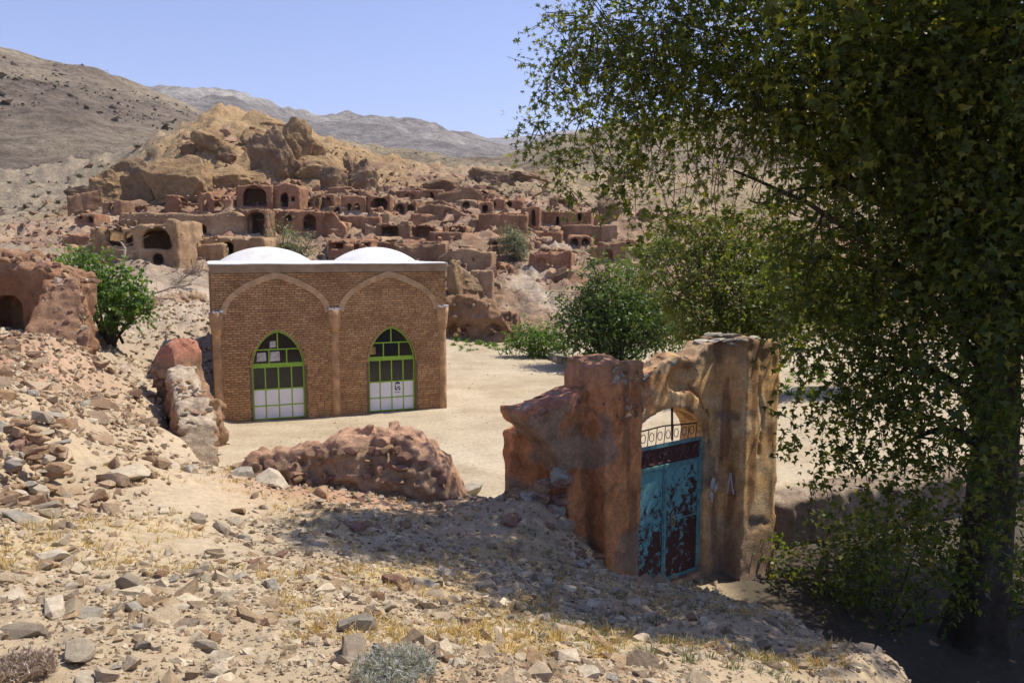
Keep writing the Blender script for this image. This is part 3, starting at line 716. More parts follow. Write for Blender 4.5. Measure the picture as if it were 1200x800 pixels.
        blob([(-0.9, -0.35), (-0.55, -0.4), (-0.2, -0.8), (0.1, -1.05), (-0.3, -1.2), (-0.75, -0.95)])
        blob([(0.85, -0.3), (0.6, -0.55), (0.3, -0.9), (0.5, -1.2), (0.9, -0.9)])
        for k, (a, b, h_) in enumerate(((-0.75, -0.35, 0.2), (-0.28, 0.0, 0.28), (0.07, 0.4, 0.18), (0.47, 0.75, 0.26))):
            blob([(a, -1.85), (b, -1.9), (b, -1.85 + h_ * 0.6), ((a + b) / 2, -1.68), (a, -1.85 + h_)])
        st.build('stencil', M['black'], door, recalc=True)

# ------------------------------------------------------------------ sculpted walls (signed fields turned into meshes)
M['plastered'] = earth('eroded_plaster', [(0.3, (0.30, 0.28, 0.27)), (0.5, (0.5, 0.5, 0.5)), (0.7, (0.64, 0.64, 0.64))], 2.8, 20, 1.0, 0.035, vcol=True, contrast=0.38, space='obj')
def sculpt(name, Fv, org, h, m, parent=None, col=None, smooth=True):
    v, q = surface_nets(Fv, org, h)
    mb = MB()
    if col is not None: mb.add(v, [q], col(v))
    else: mb.add(v, [q])
    return mb.build(name, m, parent, smooth=smooth)
def lerp3(a, b, f): return np.asarray(a) * (1 - f[:, None]) + np.asarray(b) * f[:, None]

# hull stones: angular blocks, shared meshes
def hull_stone(npts=15, flat=0.6, seed=0, wob=0.0):
    r = np.random.default_rng(seed)
    p = r.normal(size=(npts, 3)); p /= np.linalg.norm(p, axis=1)[:, None]
    p = np.sign(p) * np.abs(p) ** 0.75
    p *= np.array([1.0, r.uniform(0.6, 0.85), flat]) * 0.5 * r.uniform(0.85, 1.1, (npts, 1))
    bm = bmesh.new()
    for q in p: bm.verts.new(q)
    bmesh.ops.convex_hull(bm, input=bm.verts)
    bmesh.ops.delete(bm, geom=[v for v in bm.verts if not v.link_faces], context='VERTS')
    bm.verts.index_update(); bm.verts.ensure_lookup_table()
    v = np.array([v.co[:] for v in bm.verts]); f = [tuple(q.index for q in fc.verts) for fc in bm.faces]
    bm.free(); return v, f
def round_stone(seed, flat=0.65):
    """a larger weathered block: hull planes softened and pitted"""
    r = np.random.default_rng(seed)
    bm = bmesh.new(); bmesh.ops.create_icosphere(bm, subdivisions=4, radius=1)
    v = np.array([q.co[:] for q in bm.verts]); f = [tuple(q.index for q in fc.verts) for fc in bm.faces]; bm.free()
    n = r.normal(size=(13, 3)); n /= np.linalg.norm(n, axis=1)[:, None]; dd = r.uniform(0.62, 0.95, 13)
    c = v @ n.T; rad = np.min(np.where(c > 0.05, dd / np.maximum(c, 0.05), 9), axis=1); rad = np.minimum(rad, 1.15)
    v = v * rad[:, None]; v = v * (1 + 0.05 * fbm(v * 3 + seed, 4))[:, None]
    return v * np.array([1, r.uniform(0.65, 0.85), flat]) * 0.5, f
STONE = {}
for k in ('grey', 'pale', 'ochre', 'red'):
    L = []
    for s in range(7):
        v, f = hull_stone(14 + s, [0.45, 0.6, 0.75, 0.5, 0.35, 0.65, 0.55][s], 100 + s)
        me = MB().add(v, f).mesh('stone'); me.materials.append(M['stone_' + k]); L.append(me)
    for s in range(3):
        v, f = round_stone(200 + s, [0.5, 0.7, 0.6][s])
        me = MB().add(v, f).mesh('stone', smooth=False); me.materials.append(M['stone_' + k]); L.append(me)
    STONE[k] = L
def put_stone(name, kind, shape, loc, size, rot=None, parent=None, label=None, cat='stone', group=None):
    o = link(name, STONE[kind][shape], parent)
    o.location = [float(q) for q in loc]; o.scale = size if isinstance(size, tuple) else (size, size, size)
    o.rotation_euler = rot if rot is not None else (rng.uniform(-0.3, 0.3), rng.uniform(-0.3, 0.3), rng.uniform(0, 6.28))
    if label: tag(o, label, cat, group)
    return o

# ------------------------------------------------------------------ the ruined gateway
GO = Gz(781, 684, -0.9); GA = R(54)
gd = np.array([math.sin(GA), math.cos(GA)]); gn = np.array([-math.cos(GA), math.sin(GA)])
gate = thing('ruined_gateway', 'crumbling plastered gateway with a peeling turquoise and maroon metal door', 'gateway', GO, math.atan2(gd[1], gd[0]))
def gloc(px, py, yp):
    r_ = ray(px, py); o = np.array([0, 0, CAMZ]) - GO; N = np.array([gn[0], gn[1], 0]); k = (yp - o @ N) / (r_ @ N); q = o + r_ * k
    return float(q[:2] @ gd), float(q[2])
h = 0.04
g, o_ = grid((-3.5, -0.75, -1.3), (2.75, 1.15, 4.5), h)
X, Y, Z = g[..., 0], g[..., 1], g[..., 2]
nz1 = fbm(g * 1.4 + 3, 3); nz2 = fbm(g * 5.0, 2)
top_n = 0.10 * fbm(np.stack([X * 2.2, Y * 2.2, 0 * X], -1), 3)
lp = np.maximum(bx(g, -1.84, -1.06, -0.42, 0.62, -1.5, 4.6), Z - (4.02 + top_n))
lp = np.maximum(lp, (X * 0.0 + Z * 0.02 + (-1.9 - X)))
rp = np.maximum(bx(g, 1.43, 2.42, -0.42, 0.66, -1.5, 4.6), Z - (4.10 + top_n + 0.10 * np.exp(-((X - 1.5) / 0.3) ** 2)))
hm = np.interp(X, [-1.2, -0.8, -0.3, 0.2, 0.7, 1.0, 1.5], [3.75, 3.62, 3.78, 3.96, 3.90, 4.08, 4.12])
mid = np.maximum(bx(g, -1.2, 1.6, 0.0, 0.60, -1.5, 4.6), Z - (hm + top_n))
door = np.maximum(np.abs(X - 0.0) - 0.92, np.maximum(-0.02 - Z, Z - 2.47))
arch = np.maximum(np.sqrt((X / 0.92) ** 2 + (np.maximum(Z - 2.40, 0) / 0.68) ** 2) * 0.8 - 0.8, 2.38 - Z)
mid = np.maximum(mid, -np.minimum(door, arch))
# broken hollow over the arch
mid = np.maximum(mid, -(np.sqrt(((X - 0.30) / 0.36) ** 2 + ((Y + 0.02) / 0.24) ** 2 + ((Z - 3.55) / 0.25) ** 2) - 1) * 0.22)
mid = np.maximum(mid, -(np.sqrt(((X + 0.75) / 0.25) ** 2 + ((Y + 0.02) / 0.15) ** 2 + ((Z - 3.4) / 0.3) ** 2) - 1) * 0.2)
# the wing that flares out like the spring of a fallen vault
xe = np.interp(Z, [-1.3, 0.5, 1.4, 2.1, 2.5, 2.8, 3.05, 3.2, 3.3, 3.6], [-2.12, -2.14, -2.20, -2.30, -2.44, -2.62, -2.86, -3.04, -3.12, -3.12])
wtop = np.interp(X, [-3.3, -3.1, -2.6, -2.1, -1.8], [3.30, 3.38, 3.46, 3.56, 3.60])
wing = np.maximum(np.maximum((xe - X) * 0.8, X + 1.7), np.maximum(np.abs(Y - 0.27) - 0.30, Z - (wtop + 0.8 * top_n)))
wing = np.maximum(wing, -1.5 - Z)
wing2 = np.maximum(np.maximum(-2.78 - X, X + 1.7), np.maximum(np.abs(Y - 0.72) - 0.24, Z - (2.95 + top_n + 0.35 * np.maximum(X + 2.6, 0))))
cav = (np.sqrt(((X + 2.85) / 0.42) ** 2 + ((Y - 0.48) / 0.33) ** 2 + ((Z - 1.7) / 1.35) ** 2) - 1) * 0.3
wing2 = np.maximum(wing2, -cav)
Fv = np.minimum(np.minimum(lp, rp), np.minimum(mid, np.minimum(wing, wing2)))
Fv = Fv + 0.012 * nz1 + 0.011 * nz2
low = np.exp(-np.maximum(Z + 0.2, 0) / 0.35)
Fv = Fv - 0.10 * low * (0.6 + 0.6 * fbm(g * 2.2 + 8, 2))           # debris clinging to the foot
spall = sstep(0.20, 0.25, fbm(g * 1.1 + 31, 4)); Fv = Fv + 0.024 * spall * sstep(-2.0, -1.8, X)
Fv = Fv + 0.035 * (worley(g * 4.6) - 0.5) * sstep(0.05, 0.3, fbm(g * 0.9 + 71, 3) + 0.5 * sstep(3.1, 3.7, Z) + 0.3 * sstep(-1.7, -2.2, X))
upper = sstep(3.45, 3.9, Z + 0.25 * nz1); Fv = Fv + upper * 0.04 * np.abs(fbm(g * 4.5 + 2, 2))
# cracks
def crack(pts, wdt, y0):
    global Fv
    pts = np.array(pts)
    for a, b in zip(pts[:-1], pts[1:]):
        ab = b - a; t = np.clip(((X - a[0]) * ab[0] + (Z - a[1]) * ab[1]) / (ab @ ab), 0, 1)
        dd = np.hypot(X - a[0] - t * ab[0], Z - a[1] - t * ab[1]) + 0.02 * nz2
        Fv = np.maximum(Fv, -np.maximum(dd - wdt, Y - y0))
crack([(0.45, 3.40), (0.72, 3.22), (0.86, 2.98), (1.02, 2.86), (0.98, 2.62), (1.06, 2.3)], 0.026, 0.13)
crack([(-1.3, 3.6), (-1.2, 3.1), (-1.26, 2.7)], 0.018, -0.36)
crack([(1.9, 3.9), (1.8, 3.3), (1.95, 2.7), (1.85, 2.1)], 0.013, -0.37)
crack([(1.1, 3.8), (1.2, 3.45), (1.35, 3.4)], 0.015, 0.06)
def gate_col(v):
    x, y, z = v.T; n = fbm(v * 1.3 + 5, 4); n2 = fbm(v * np.array([4.2, 4.2, 0.7]) + 9, 4)
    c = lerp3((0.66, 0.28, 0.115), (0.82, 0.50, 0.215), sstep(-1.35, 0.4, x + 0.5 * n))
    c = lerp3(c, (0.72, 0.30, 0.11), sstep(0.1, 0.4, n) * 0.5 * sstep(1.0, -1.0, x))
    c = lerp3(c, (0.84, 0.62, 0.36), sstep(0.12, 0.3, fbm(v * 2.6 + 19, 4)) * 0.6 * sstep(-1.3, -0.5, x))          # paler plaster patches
    c = lerp3(c, (0.30, 0.15, 0.07), sstep(0.0, 0.25, n2) * 0.75)
    c = lerp3(c, (0.13, 0.075, 0.05), sstep(0.06, 0.0, np.abs(fbm(v * 1.7 + 44, 3))) * 0.55 * sstep(0.0, 0.25, fbm(v * 0.9 + 3, 2)))   # hairline cracks                                 # rain streaks
    c = lerp3(c, (0.34, 0.255, 0.175), sstep(0.20, 0.25, fbm(v * 1.1 + 31, 4)) * 0.7)
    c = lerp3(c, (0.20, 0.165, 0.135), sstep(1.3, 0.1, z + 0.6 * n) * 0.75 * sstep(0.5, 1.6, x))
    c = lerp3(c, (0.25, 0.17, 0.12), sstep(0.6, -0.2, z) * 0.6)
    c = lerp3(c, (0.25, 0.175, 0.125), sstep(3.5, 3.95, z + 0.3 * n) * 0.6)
    c = lerp3(c, (0.40, 0.19, 0.13), sstep(3.3, 3.45, z) * sstep(-1.95, -2.1, x) * 0.8)
    return c
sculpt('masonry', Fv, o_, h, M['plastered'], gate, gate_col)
# metal door
m, nt, b = mat('peeling_turquoise'); v_ = pos(nt, 'obj')
sx = nd(nt, 'ShaderNodeSeparateXYZ'); nt.links.new(v_, sx.inputs[0])
mp = nd(nt, 'ShaderNodeMapping'); mp.inputs['Scale'].default_value = (1.0, 1.0, 0.8); nt.links.new(v_, mp.inputs[0])
nn = noise(nt, mp.outputs[0], 7.5, 12, 0.78, 0.6)
zr = nd(nt, 'ShaderNodeMapRange'); zr.inputs['From Min'].default_value = 0.55; zr.inputs['From Max'].default_value = 1.9; zr.inputs['To Min'].default_value = -0.075; zr.inputs['To Max'].default_value = 0.055
nt.links.new(sx.outputs[2], zr.inputs[0])
xr = nd(nt, 'ShaderNodeMapRange'); xr.inputs['From Min'].default_value = -0.9; xr.inputs['From Max'].default_value = 0.9; xr.inputs['To Min'].default_value = 0.07; xr.inputs['To Max'].default_value = -0.035
nt.links.new(sx.outputs[0], xr.inputs[0])
s1 = nd(nt, 'ShaderNodeMath', operation='ADD'); nt.links.new(nn, s1.inputs[0]); nt.links.new(zr.outputs[0], s1.inputs[1])
s2 = nd(nt, 'ShaderNodeMath', operation='ADD'); nt.links.new(s1.outputs[0], s2.inputs[0]); nt.links.new(xr.outputs[0], s2.inputs[1])
msk = ramp(nt, s2.outputs[0], [(0.495, 0), (0.505, 1)])
rust = ramp(nt, noise(nt, v_, 12, 8, 0.7), [(0.3, (0.030, 0.010, 0.010)), (0.6, (0.075, 0.020, 0.018)), (0.8, (0.15, 0.055, 0.035))])
teal = ramp(nt, noise(nt, v_, 7, 6, 0.7), [(0.3, (0.10, 0.30, 0.31)), (0.7, (0.19, 0.46, 0.47))])
nt.links.new(mixc(nt, msk, rust, teal), b.inputs['Base Color']); b.inputs['Roughness'].default_value = 0.6
bump(nt, b, msk, 0.4, 0.004); M['peel'] = m
M['teal'] = plain('turquoise_frame_paint', (0.13, 0.30, 0.30), 0.6, 0, 0.45, 9)
M['maroon'] = plain('maroon_paint', (0.075, 0.024, 0.022), 0.6, 0, 0.4, 9)
M['iron'] = plain('rusty_iron', (0.07, 0.045, 0.035), 0.7, 0.4, 0.3, 12)
M['scroll'] = plain('scrollwork_paint', (0.16, 0.09, 0.085), 0.6, 0, 0.3, 9)
M['whitepaint'] = plain('white_smear', (0.66, 0.62, 0.60), 0.9, 0, 0.2, 12)
fr = MB(); a0, a1 = 0.075, 0.135
fr.box(-0.93, -0.875, a0, a1, -0.02, 2.46); fr.box(0.875, 0.93, a0, a1, -0.02, 2.46); fr.box(-0.875, 0.875, a0, a1, 2.05, 2.10); fr.box(-0.875, 0.875, a0, a1, 2.41, 2.46); fr.box(-0.875, 0.875, a0, a1, -0.02, 0.03)
fr.build('door_frame', M['teal'], gate)
for sgn in (-1, 1):
    x0, x1 = (-0.872, -0.012) if sgn < 0 else (0.012, 0.872)
    lf = MB().box(x0, x1, 0.10, 0.125, 0.035, 2.045); leaf = lf.build('door_leaf', M['peel'], gate)
    st = MB()
    st.box(x0, x0 + 0.035, 0.082, 0.0995, 0.035, 2.045); st.box(x1 - 0.035, x1, 0.082, 0.0995, 0.035, 2.045)
    st.box(x0 + 0.036, x1 - 0.036, 0.084, 0.0995, 0.035, 0.075); st.box(x0 + 0.036, x1 - 0.036, 0.084, 0.0995, 2.0, 2.045); st.box(x0 + 0.036, x1 - 0.036, 0.092, 0.0995, 1.06, 1.085)
    st.build('stiles', M['teal'], leaf)
MB().box(-0.02, 0.02, 0.07, 0.081, 0.04, 2.04).build('meeting_strip', M['teal'], gate)
lk = MB().box(0.16, 0.25, 0.072, 0.0995, 0.98, 1.16).build('lock_plate', plain('brass_plate', (0.42, 0.32, 0.17), 0.5, 0.3), gate)
MB().tube([(0.18, 0.068, 1.12), (0.18, 0.035, 1.10), (0.18, 0.035, 1.03), (0.18, 0.068, 1.01)], 0.008, 6).build('handle', M['iron'], lk)
hp = MB().box(-0.872, 0.872, 0.10, 0.118, 2.102, 2.408).build('header_panel', M['maroon'], gate)
for k in range(8):                                               # raised scrollwork that fills the band over the leaves
    sc = MB(); cx = -0.76 + k * 0.217; s = 1 if k % 2 else -1
    t = np.linspace(0, 4.4, 22)
    sc.tube(np.stack([cx + s * 0.085 * (1 - t / 5.6) * np.cos(t), np.full(22, 0.094), 2.255 + 0.105 * (1 - t / 5.6) * np.sin(t)], 1), 0.010, 5)
    sc.tube([(cx + s * 0.085, 0.094, 2.255), (cx + s * 0.12, 0.094, 2.33), (cx + s * 0.06, 0.094, 2.38)], 0.010, 5)
    sc.tube([(cx + s * 0.085, 0.094, 2.25), (cx + s * 0.05, 0.094, 2.15), (cx - s * 0.05, 0.094, 2.13)], 0.009, 5)
    sc.build('scroll', M['scroll'], hp)
gr = MB()
def arcz(x): return 2.46 + 0.50 * math.sqrt(max(0, 1 - (x / 0.92) ** 2))
gr.tube([(-0.90, 0.13, 2.72), (0.0, 0.13, 2.76), (0.90, 0.13, 2.70)], 0.014, 6)
for k in range(9):
    x = -0.8 + k * 0.2; gr.tube([(x, 0.13, 2.46), (x + 0.03, 0.13, min(2.74, arcz(x)))], 0.008, 5)
for k in range(8):
    x = -0.7 + k * 0.2; t = np.linspace(0, 2 * math.pi, 13)
    gr.tube(np.stack([x + 0.055 * np.cos(t), np.full(13, 0.13), 2.60 + 0.075 * np.sin(t)], 1), 0.007, 5, cap=False)
gr.tube([(0.28, 0.2, 2.46), (0.30, 0.24, 3.05)], 0.022, 6)
gr.build('grille', M['iron'], gate)
def smear(pts, yp, name='paint_mark'):
    P_ = [gloc(a, b_, yp) for a, b_ in pts]
    return MB().prism(P_, yp - 0.004, yp + 0.004).build(name, M['whitepaint'], gate, recalc=True)
for pts_ in ([(832, 568), (835, 559), (838, 561), (837, 568), (834, 573)], [(836, 572), (840, 565), (841, 571), (838, 577)], [(831, 580), (833, 575), (836, 578), (835, 589), (833, 584)]): smear(pts_, -0.030)['label'] = 'white paint smear beside the door'
sm = MB()
for a, b_ in (((1.415, -0.10, 1.38), (1.415, -0.16, 1.78)), ((1.415, -0.16, 1.78), (1.415, -0.24, 1.40))):
    a, b_ = np.array(a), np.array(b_); w_ = np.array([0, 0.016, 0]); sm.add([a - w_, a + w_, b_ + w_ * 0.6, b_ - w_ * 0.6, a - w_ + (0.03, 0, 0), a + w_ + (0.03, 0, 0), b_ + w_ + (0.03, 0, 0), b_ - w_ + (0.03, 0, 0)], [(0, 1, 2, 3), (4, 7, 6, 5), (0, 4, 5, 1), (1, 5, 6, 2), (2, 6, 7, 3), (3, 7, 4, 0)])
sm.build('paint_mark', M['whitepaint'], gate, recalc=True)
# field stones bared at the head of the left pier, flat slates on the right pier
for k in range(46):
    x = rng.uniform(-1.8, -1.05); z = rng.uniform(3.15, 3.98)
    put_stone('stone', rng.choice(['ochre', 'red', 'ochre', 'grey']), int(rng.integers(0, 7)), (x, -0.36, z), float(rng.uniform(0.12, 0.25)), parent=gate)
for k in range(34):
    x = rng.uniform(-3.05, -1.9); put_stone('stone', rng.choice(['red', 'ochre', 'red', 'grey']), int(rng.integers(0, 7)), (x, rng.uniform(-0.02, 0.45), np.interp(x, [-3.2, -2.5, -1.9], [3.30, 3.46, 3.52]) + rng.uniform(-0.1, 0.03)), float(rng.uniform(0.12, 0.28)), parent=gate)
for k in range(14):
    x = rng.uniform(0.9, 2.3); y = rng.uniform(-0.3, 0.5)
    o = put_stone('slate', 'grey', 4, (x, y, 4.08 + 0.09 * math.exp(-((x - 1.6) / 0.3) ** 2) + rng.uniform(0, 0.07)), (rng.uniform(0.35, 0.6), rng.uniform(0.3, 0.45), rng.uniform(0.12, 0.2)), (rng.uniform(-0.12, 0.12), rng.uniform(-0.15, 0.15), rng.uniform(0, 6)), parent=gate)
for k in range(18):
    x = rng.uniform(-1.0, 1.0)
    put_stone('stone', rng.choice(['red', 'ochre', 'grey']), int(rng.integers(0, 7)), (x, rng.uniform(0.05, 0.4), np.interp(x, [-1.2, -0.8, -0.3, 0.2, 0.7, 1.0], [3.75, 3.62, 3.78, 3.96, 3.90, 4.05]) - 0.05), float(rng.uniform(0.12, 0.26)), parent=gate)

# ------------------------------------------------------------------ low broken red wall across the front of the yard
def line_wall(name, label, cat, a, b, tops, thick, zlo, h, m, namp=(0.10, 0.05), lean=0.0, parent=None, colf=None, seed=0, roundtop=0.5, group=None, cob=None):
    """wall along the plan line a-b; tops = (distance along, top z) profile in world heights"""
    a = np.array(a[:2], float); b = np.array(b[:2], float); L = np.linalg.norm(b - a); u = (b - a) / L; nrm = np.array([-u[1], u[0]])
    zmax = max(t[1] for t in tops) + 0.4
    g, o_ = grid((-0.5, -thick - 0.3, zlo), (L + 0.5, thick + 0.3, zmax), h)
    X, Y, Z = g[..., 0], g[..., 1], g[..., 2]
    gw = g + seed
    tp = np.interp(X, [t[0] for t in tops], [t[1] for t in tops]) + namp[0] * 1.4 * fbm(np.stack([X * 1.7, 0 * X + seed, 0 * X], -1), 3)
    w = thick / 2
    hh = np.clip((tp - Z) / (thick * roundtop + 1e-6), 0, 1); wz = w * (0.35 + 0.65 * np.sqrt(hh)) if roundtop > 0 else w
    Fv = np.maximum(np.maximum(np.abs(Y) - wz, Z - tp), np.maximum(-X, X - L)) * 0.8
    Fv = Fv + namp[0] * fbm(gw * 1.9, 3) + namp[1] * fbm(gw * 6.5, 2)
    if cob: Fv = Fv + cob[1] * (worley(gw * cob[0]) - 0.5) * (0.4 + 0.9 * sstep(-0.2, 0.2, fbm(gw * 1.2 + 50, 2)))
    st = thing(name, label, cat, (a[0], a[1], 0), math.atan2(u[1], u[0]), group) if parent is None else parent
    sculpt('masonry', Fv, o_, h, m, st, colf, smooth=not cob)
    return st, L
wa, wb_ = P(286, 545, 12.75), P(562, 590, 12.35)
ux = (wb_ - wa)[:2]; ux /= np.linalg.norm(ux)
tops = []
for px, py in ((283, 530), (296, 514), (335, 505), (380, 498), (430, 491), (475, 493), (505, 506), (530, 528), (545, 556), (560, 582)):
    q = P(px, py, 12.6); tops.append((float((q - wa)[:2] @ ux), float(q[2]) - 0.20))
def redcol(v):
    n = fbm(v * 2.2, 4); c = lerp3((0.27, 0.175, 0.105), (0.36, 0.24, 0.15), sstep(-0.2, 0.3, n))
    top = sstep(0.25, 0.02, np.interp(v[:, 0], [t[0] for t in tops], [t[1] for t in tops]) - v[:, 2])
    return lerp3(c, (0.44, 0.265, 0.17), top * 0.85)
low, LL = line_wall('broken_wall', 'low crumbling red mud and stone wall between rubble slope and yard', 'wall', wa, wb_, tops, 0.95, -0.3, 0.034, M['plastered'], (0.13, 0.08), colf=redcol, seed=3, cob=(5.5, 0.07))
for k in range(70):
    x = rng.uniform(0.1, LL); tp = np.interp(x, [t[0] for t in tops], [t[1] for t in tops])
    z = tp - 0.1 - rng.uniform(0, max(0.05, min(0.6, tp - 0.65))); s = rng.uniform(0.10, 0.30)
    put_stone('stone', rng.choice(['red', 'ochre', 'red', 'ochre' if x > 2 else 'red']), int(rng.integers(0, 9)), (x, -0.40 - 0.10 * (tp - z) + rng.uniform(-0.05, 0.06), z), float(s), parent=low)

# ------------------------------------------------------------------ wall stubs left of the prayer house
def pz(px, py, Y): return float(P(px, py, Y)[2])
sa, sb = P(201, 440, 18.9), P(246, 440, 18.3)
def capcol(v):
    n = fbm(v * 2.0, 4); c = lerp3((0.24, 0.145, 0.085), (0.36, 0.235, 0.145), sstep(-0.2, 0.3, n)); return lerp3(c, (0.36, 0.165, 0.105), sstep(2.15, 2.45, v[:, 2]))
stub, _ = line_wall('wall_stub', 'tall broken mud wall end with red cap beside the brick building', 'wall', sa, sb,
                    [(0, pz(205, 405, 18.6)), (0.35, pz(215, 397, 18.6)), (0.65, pz(235, 412, 18.6)), (0.75, pz(240, 450, 18.6)), (0.95, pz(247, 470, 18.6))], 0.8, 0.2, 0.04, M['plastered'], (0.10, 0.06), colf=capcol, seed=9, cob=(5.0, 0.11), roundtop=0.12)
for k in range(26):
    put_stone('stone', rng.choice(['red', 'ochre']), int(rng.integers(0, 7)), (rng.uniform(0.45, 0.95), rng.uniform(-0.4, -0.2), rng.uniform(0.5, 1.7)), float(rng.uniform(0.1, 0.22)), parent=stub)
la, lb = P(212, 440, 18.2), P(236, 500, 14.9)
LT = [(0, pz(214, 428, 18.2)), (1.0, pz(214, 446, 17.3)), (2.2, pz(217, 468, 16.2)), (3.0, pz(224, 488, 15.3)), (3.25, pz(230, 500, 14.9)), (3.5, 0.6)]
def stubcol(v):
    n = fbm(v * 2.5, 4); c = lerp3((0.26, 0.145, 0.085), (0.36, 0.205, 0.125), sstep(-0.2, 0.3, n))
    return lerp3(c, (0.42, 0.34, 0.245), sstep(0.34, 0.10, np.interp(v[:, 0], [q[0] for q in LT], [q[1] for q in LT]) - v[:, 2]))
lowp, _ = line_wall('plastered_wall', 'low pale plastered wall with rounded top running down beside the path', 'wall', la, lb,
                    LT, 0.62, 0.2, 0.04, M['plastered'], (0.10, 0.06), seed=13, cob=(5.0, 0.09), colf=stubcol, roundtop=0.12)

for k in range(60):
    x = rng.uniform(0, 3.4); tp = float(np.interp(x, [q[0] for q in LT], [q[1] for q in LT])); sd = rng.choice([-1, 1, 0, 0])
    put_stone('stone', rng.choice(['pale', 'ochre', 'pale', 'red']), int(rng.integers(0, 7)), (x, rng.uniform(-0.24, 0.24) if sd == 0 else sd * 0.27, tp - 0.05 if sd == 0 else rng.uniform(max(0.4, tp - 0.8), tp)), float(rng.uniform(0.10, 0.26)), parent=lowp)
for k in range(30):
    x = rng.uniform(0.0, 0.8); put_stone('stone', rng.choice(['red', 'ochre', 'red']), int(rng.integers(0, 7)), (x, rng.uniform(-0.4, -0.25), rng.uniform(1.2, 2.5)), float(rng.uniform(0.12, 0.28)), parent=stub)

# ------------------------------------------------------------------ ruined room on the left
g, o_ = grid((-18.5, 17.2, 1.0), (-9.6, 22.2, 5.4), 0.065)
X, Y, Z = g[..., 0], g[..., 1], g[..., 2]
tn = fbm(np.stack([X * 1.2, Y * 1.2, 0 * X], -1), 3)
zt = np.interp(X, [-18, -13.6, -12.7, -12.0, -11.4, -10.6, -10.2], [4.75, 4.75, 4.72, 4.5, 4.3, 4.12, 4.0])
Fb = np.maximum(bx(g, -19, -11.3, 20.0, 21.6, 0, 6), Z - (zt + 0.16 * tn))
ys_ = np.interp(Y, [17.2, 17.9, 18.6, 19.2, 19.7, 21.5], [1.6, 2.1, 2.7, 3.5, 4.15, 4.1])
xr_ = -10.25 - (Y - 19.0) * 0.62
Ff = np.maximum(np.maximum(np.maximum(-11.5 - 0.45 * np.maximum(Y - 19.5, 0) - X, X - xr_) * 0.85, np.maximum(17.3 - Y, Y - 21.0)), Z - (ys_ + 0.22 * tn))
F_ = np.minimum(Fb, Ff)
db = (np.sqrt(((X + 14.9) / 2.6) ** 2 + ((Y - 20.9) / 0.8) ** 2 + ((Z - 4.6) / 0.38) ** 2) - 1) * 0.4; F_ = np.minimum(F_, db)
nx0, nzb = P(-8, 383, 20)[0], pz(10, 384, 20)
F_ = np.maximum(F_, -np.maximum(arch2(X, Z, nx0, P(27, 383, 20)[0], nzb - 0.4, pz(12, 346, 20)), np.maximum(19.5 - Y, Y - 20.75)))
rough_ = sstep(-11.7, -11.3, X) + sstep(4.2, 4.5, Z) * 0.9
F_ = F_ + 0.02 * fbm(g * 1.5, 3) + np.clip(rough_, 0, 1) * (0.12 * fbm(g * 2.1, 3) + 0.06 * fbm(g * 6, 2) + 0.14 * (worley(g * 4.0) - 0.5))
room = thing('ruined_room', 'roofless red mud room with arched wall niche above the rubble heap', 'ruin', (0, 0, 0))
def roomcol(v):
    n = fbm(v * 1.1, 4); c = lerp3((0.21, 0.10, 0.052), (0.28, 0.15, 0.082), sstep(-0.2, 0.3, n))
    rgh = np.clip(sstep(-11.5, -11.2, v[:, 0]) + sstep(4.2, 4.5, v[:, 2]), 0, 1)
    return lerp3(c, (0.31, 0.19, 0.115), rgh * 0.8)
sculpt('masonry', F_, o_, 0.065, M['plastered'], room, roomcol, smooth=False)
for k in range(230):
    y = rng.uniform(17.4, 20.6); z0 = np.interp(y, [17.2, 17.9, 18.6, 19.4, 20.2, 21.5], [1.6, 2.2, 3.0, 3.85, 4.15, 4.1])
    z = rng.uniform(max(1.5, z0 - 1.8), z0 + 0.02)
    if rng.random() < 0.5: p_ = (rng.uniform(-11.4, -10.6), y, float(np.interp(y, [17.2, 17.9, 18.6, 19.2, 19.7, 21.5], [1.6, 2.1, 2.7, 3.5, 4.15, 4.1])) - 0.06)
    elif rng.random() < 0.6: p_ = (-10.27 - (y - 19.0) * 0.62, y, z)
    else: p_ = (rng.uniform(-11.4, -10.5), float(np.interp(z, [1.6, 2.1, 2.7, 3.5, 4.15], [17.2, 17.9, 18.6, 19.2, 19.7])) + 0.08, z)
    put_stone('stone', rng.choice(['red', 'ochre', 'pale', 'red']), int(rng.integers(0, 9)), p_, float(rng.uniform(0.10, 0.28)), parent=room)
for k in range(70):
    x = rng.uniform(-15.5, -11.2); z0 = float(np.interp(x, [-18, -13.6, -12.7, -12.0, -11.4], [4.85, 4.8, 4.72, 4.5, 4.3]))
    put_stone('stone', rng.choice(['red', 'ochre', 'red']), int(rng.integers(0, 9)), (x, rng.uniform(20.0, 20.7), z0 - 0.04 + rng.uniform(-0.08, 0.08)), float(rng.uniform(0.12, 0.38)), parent=room)
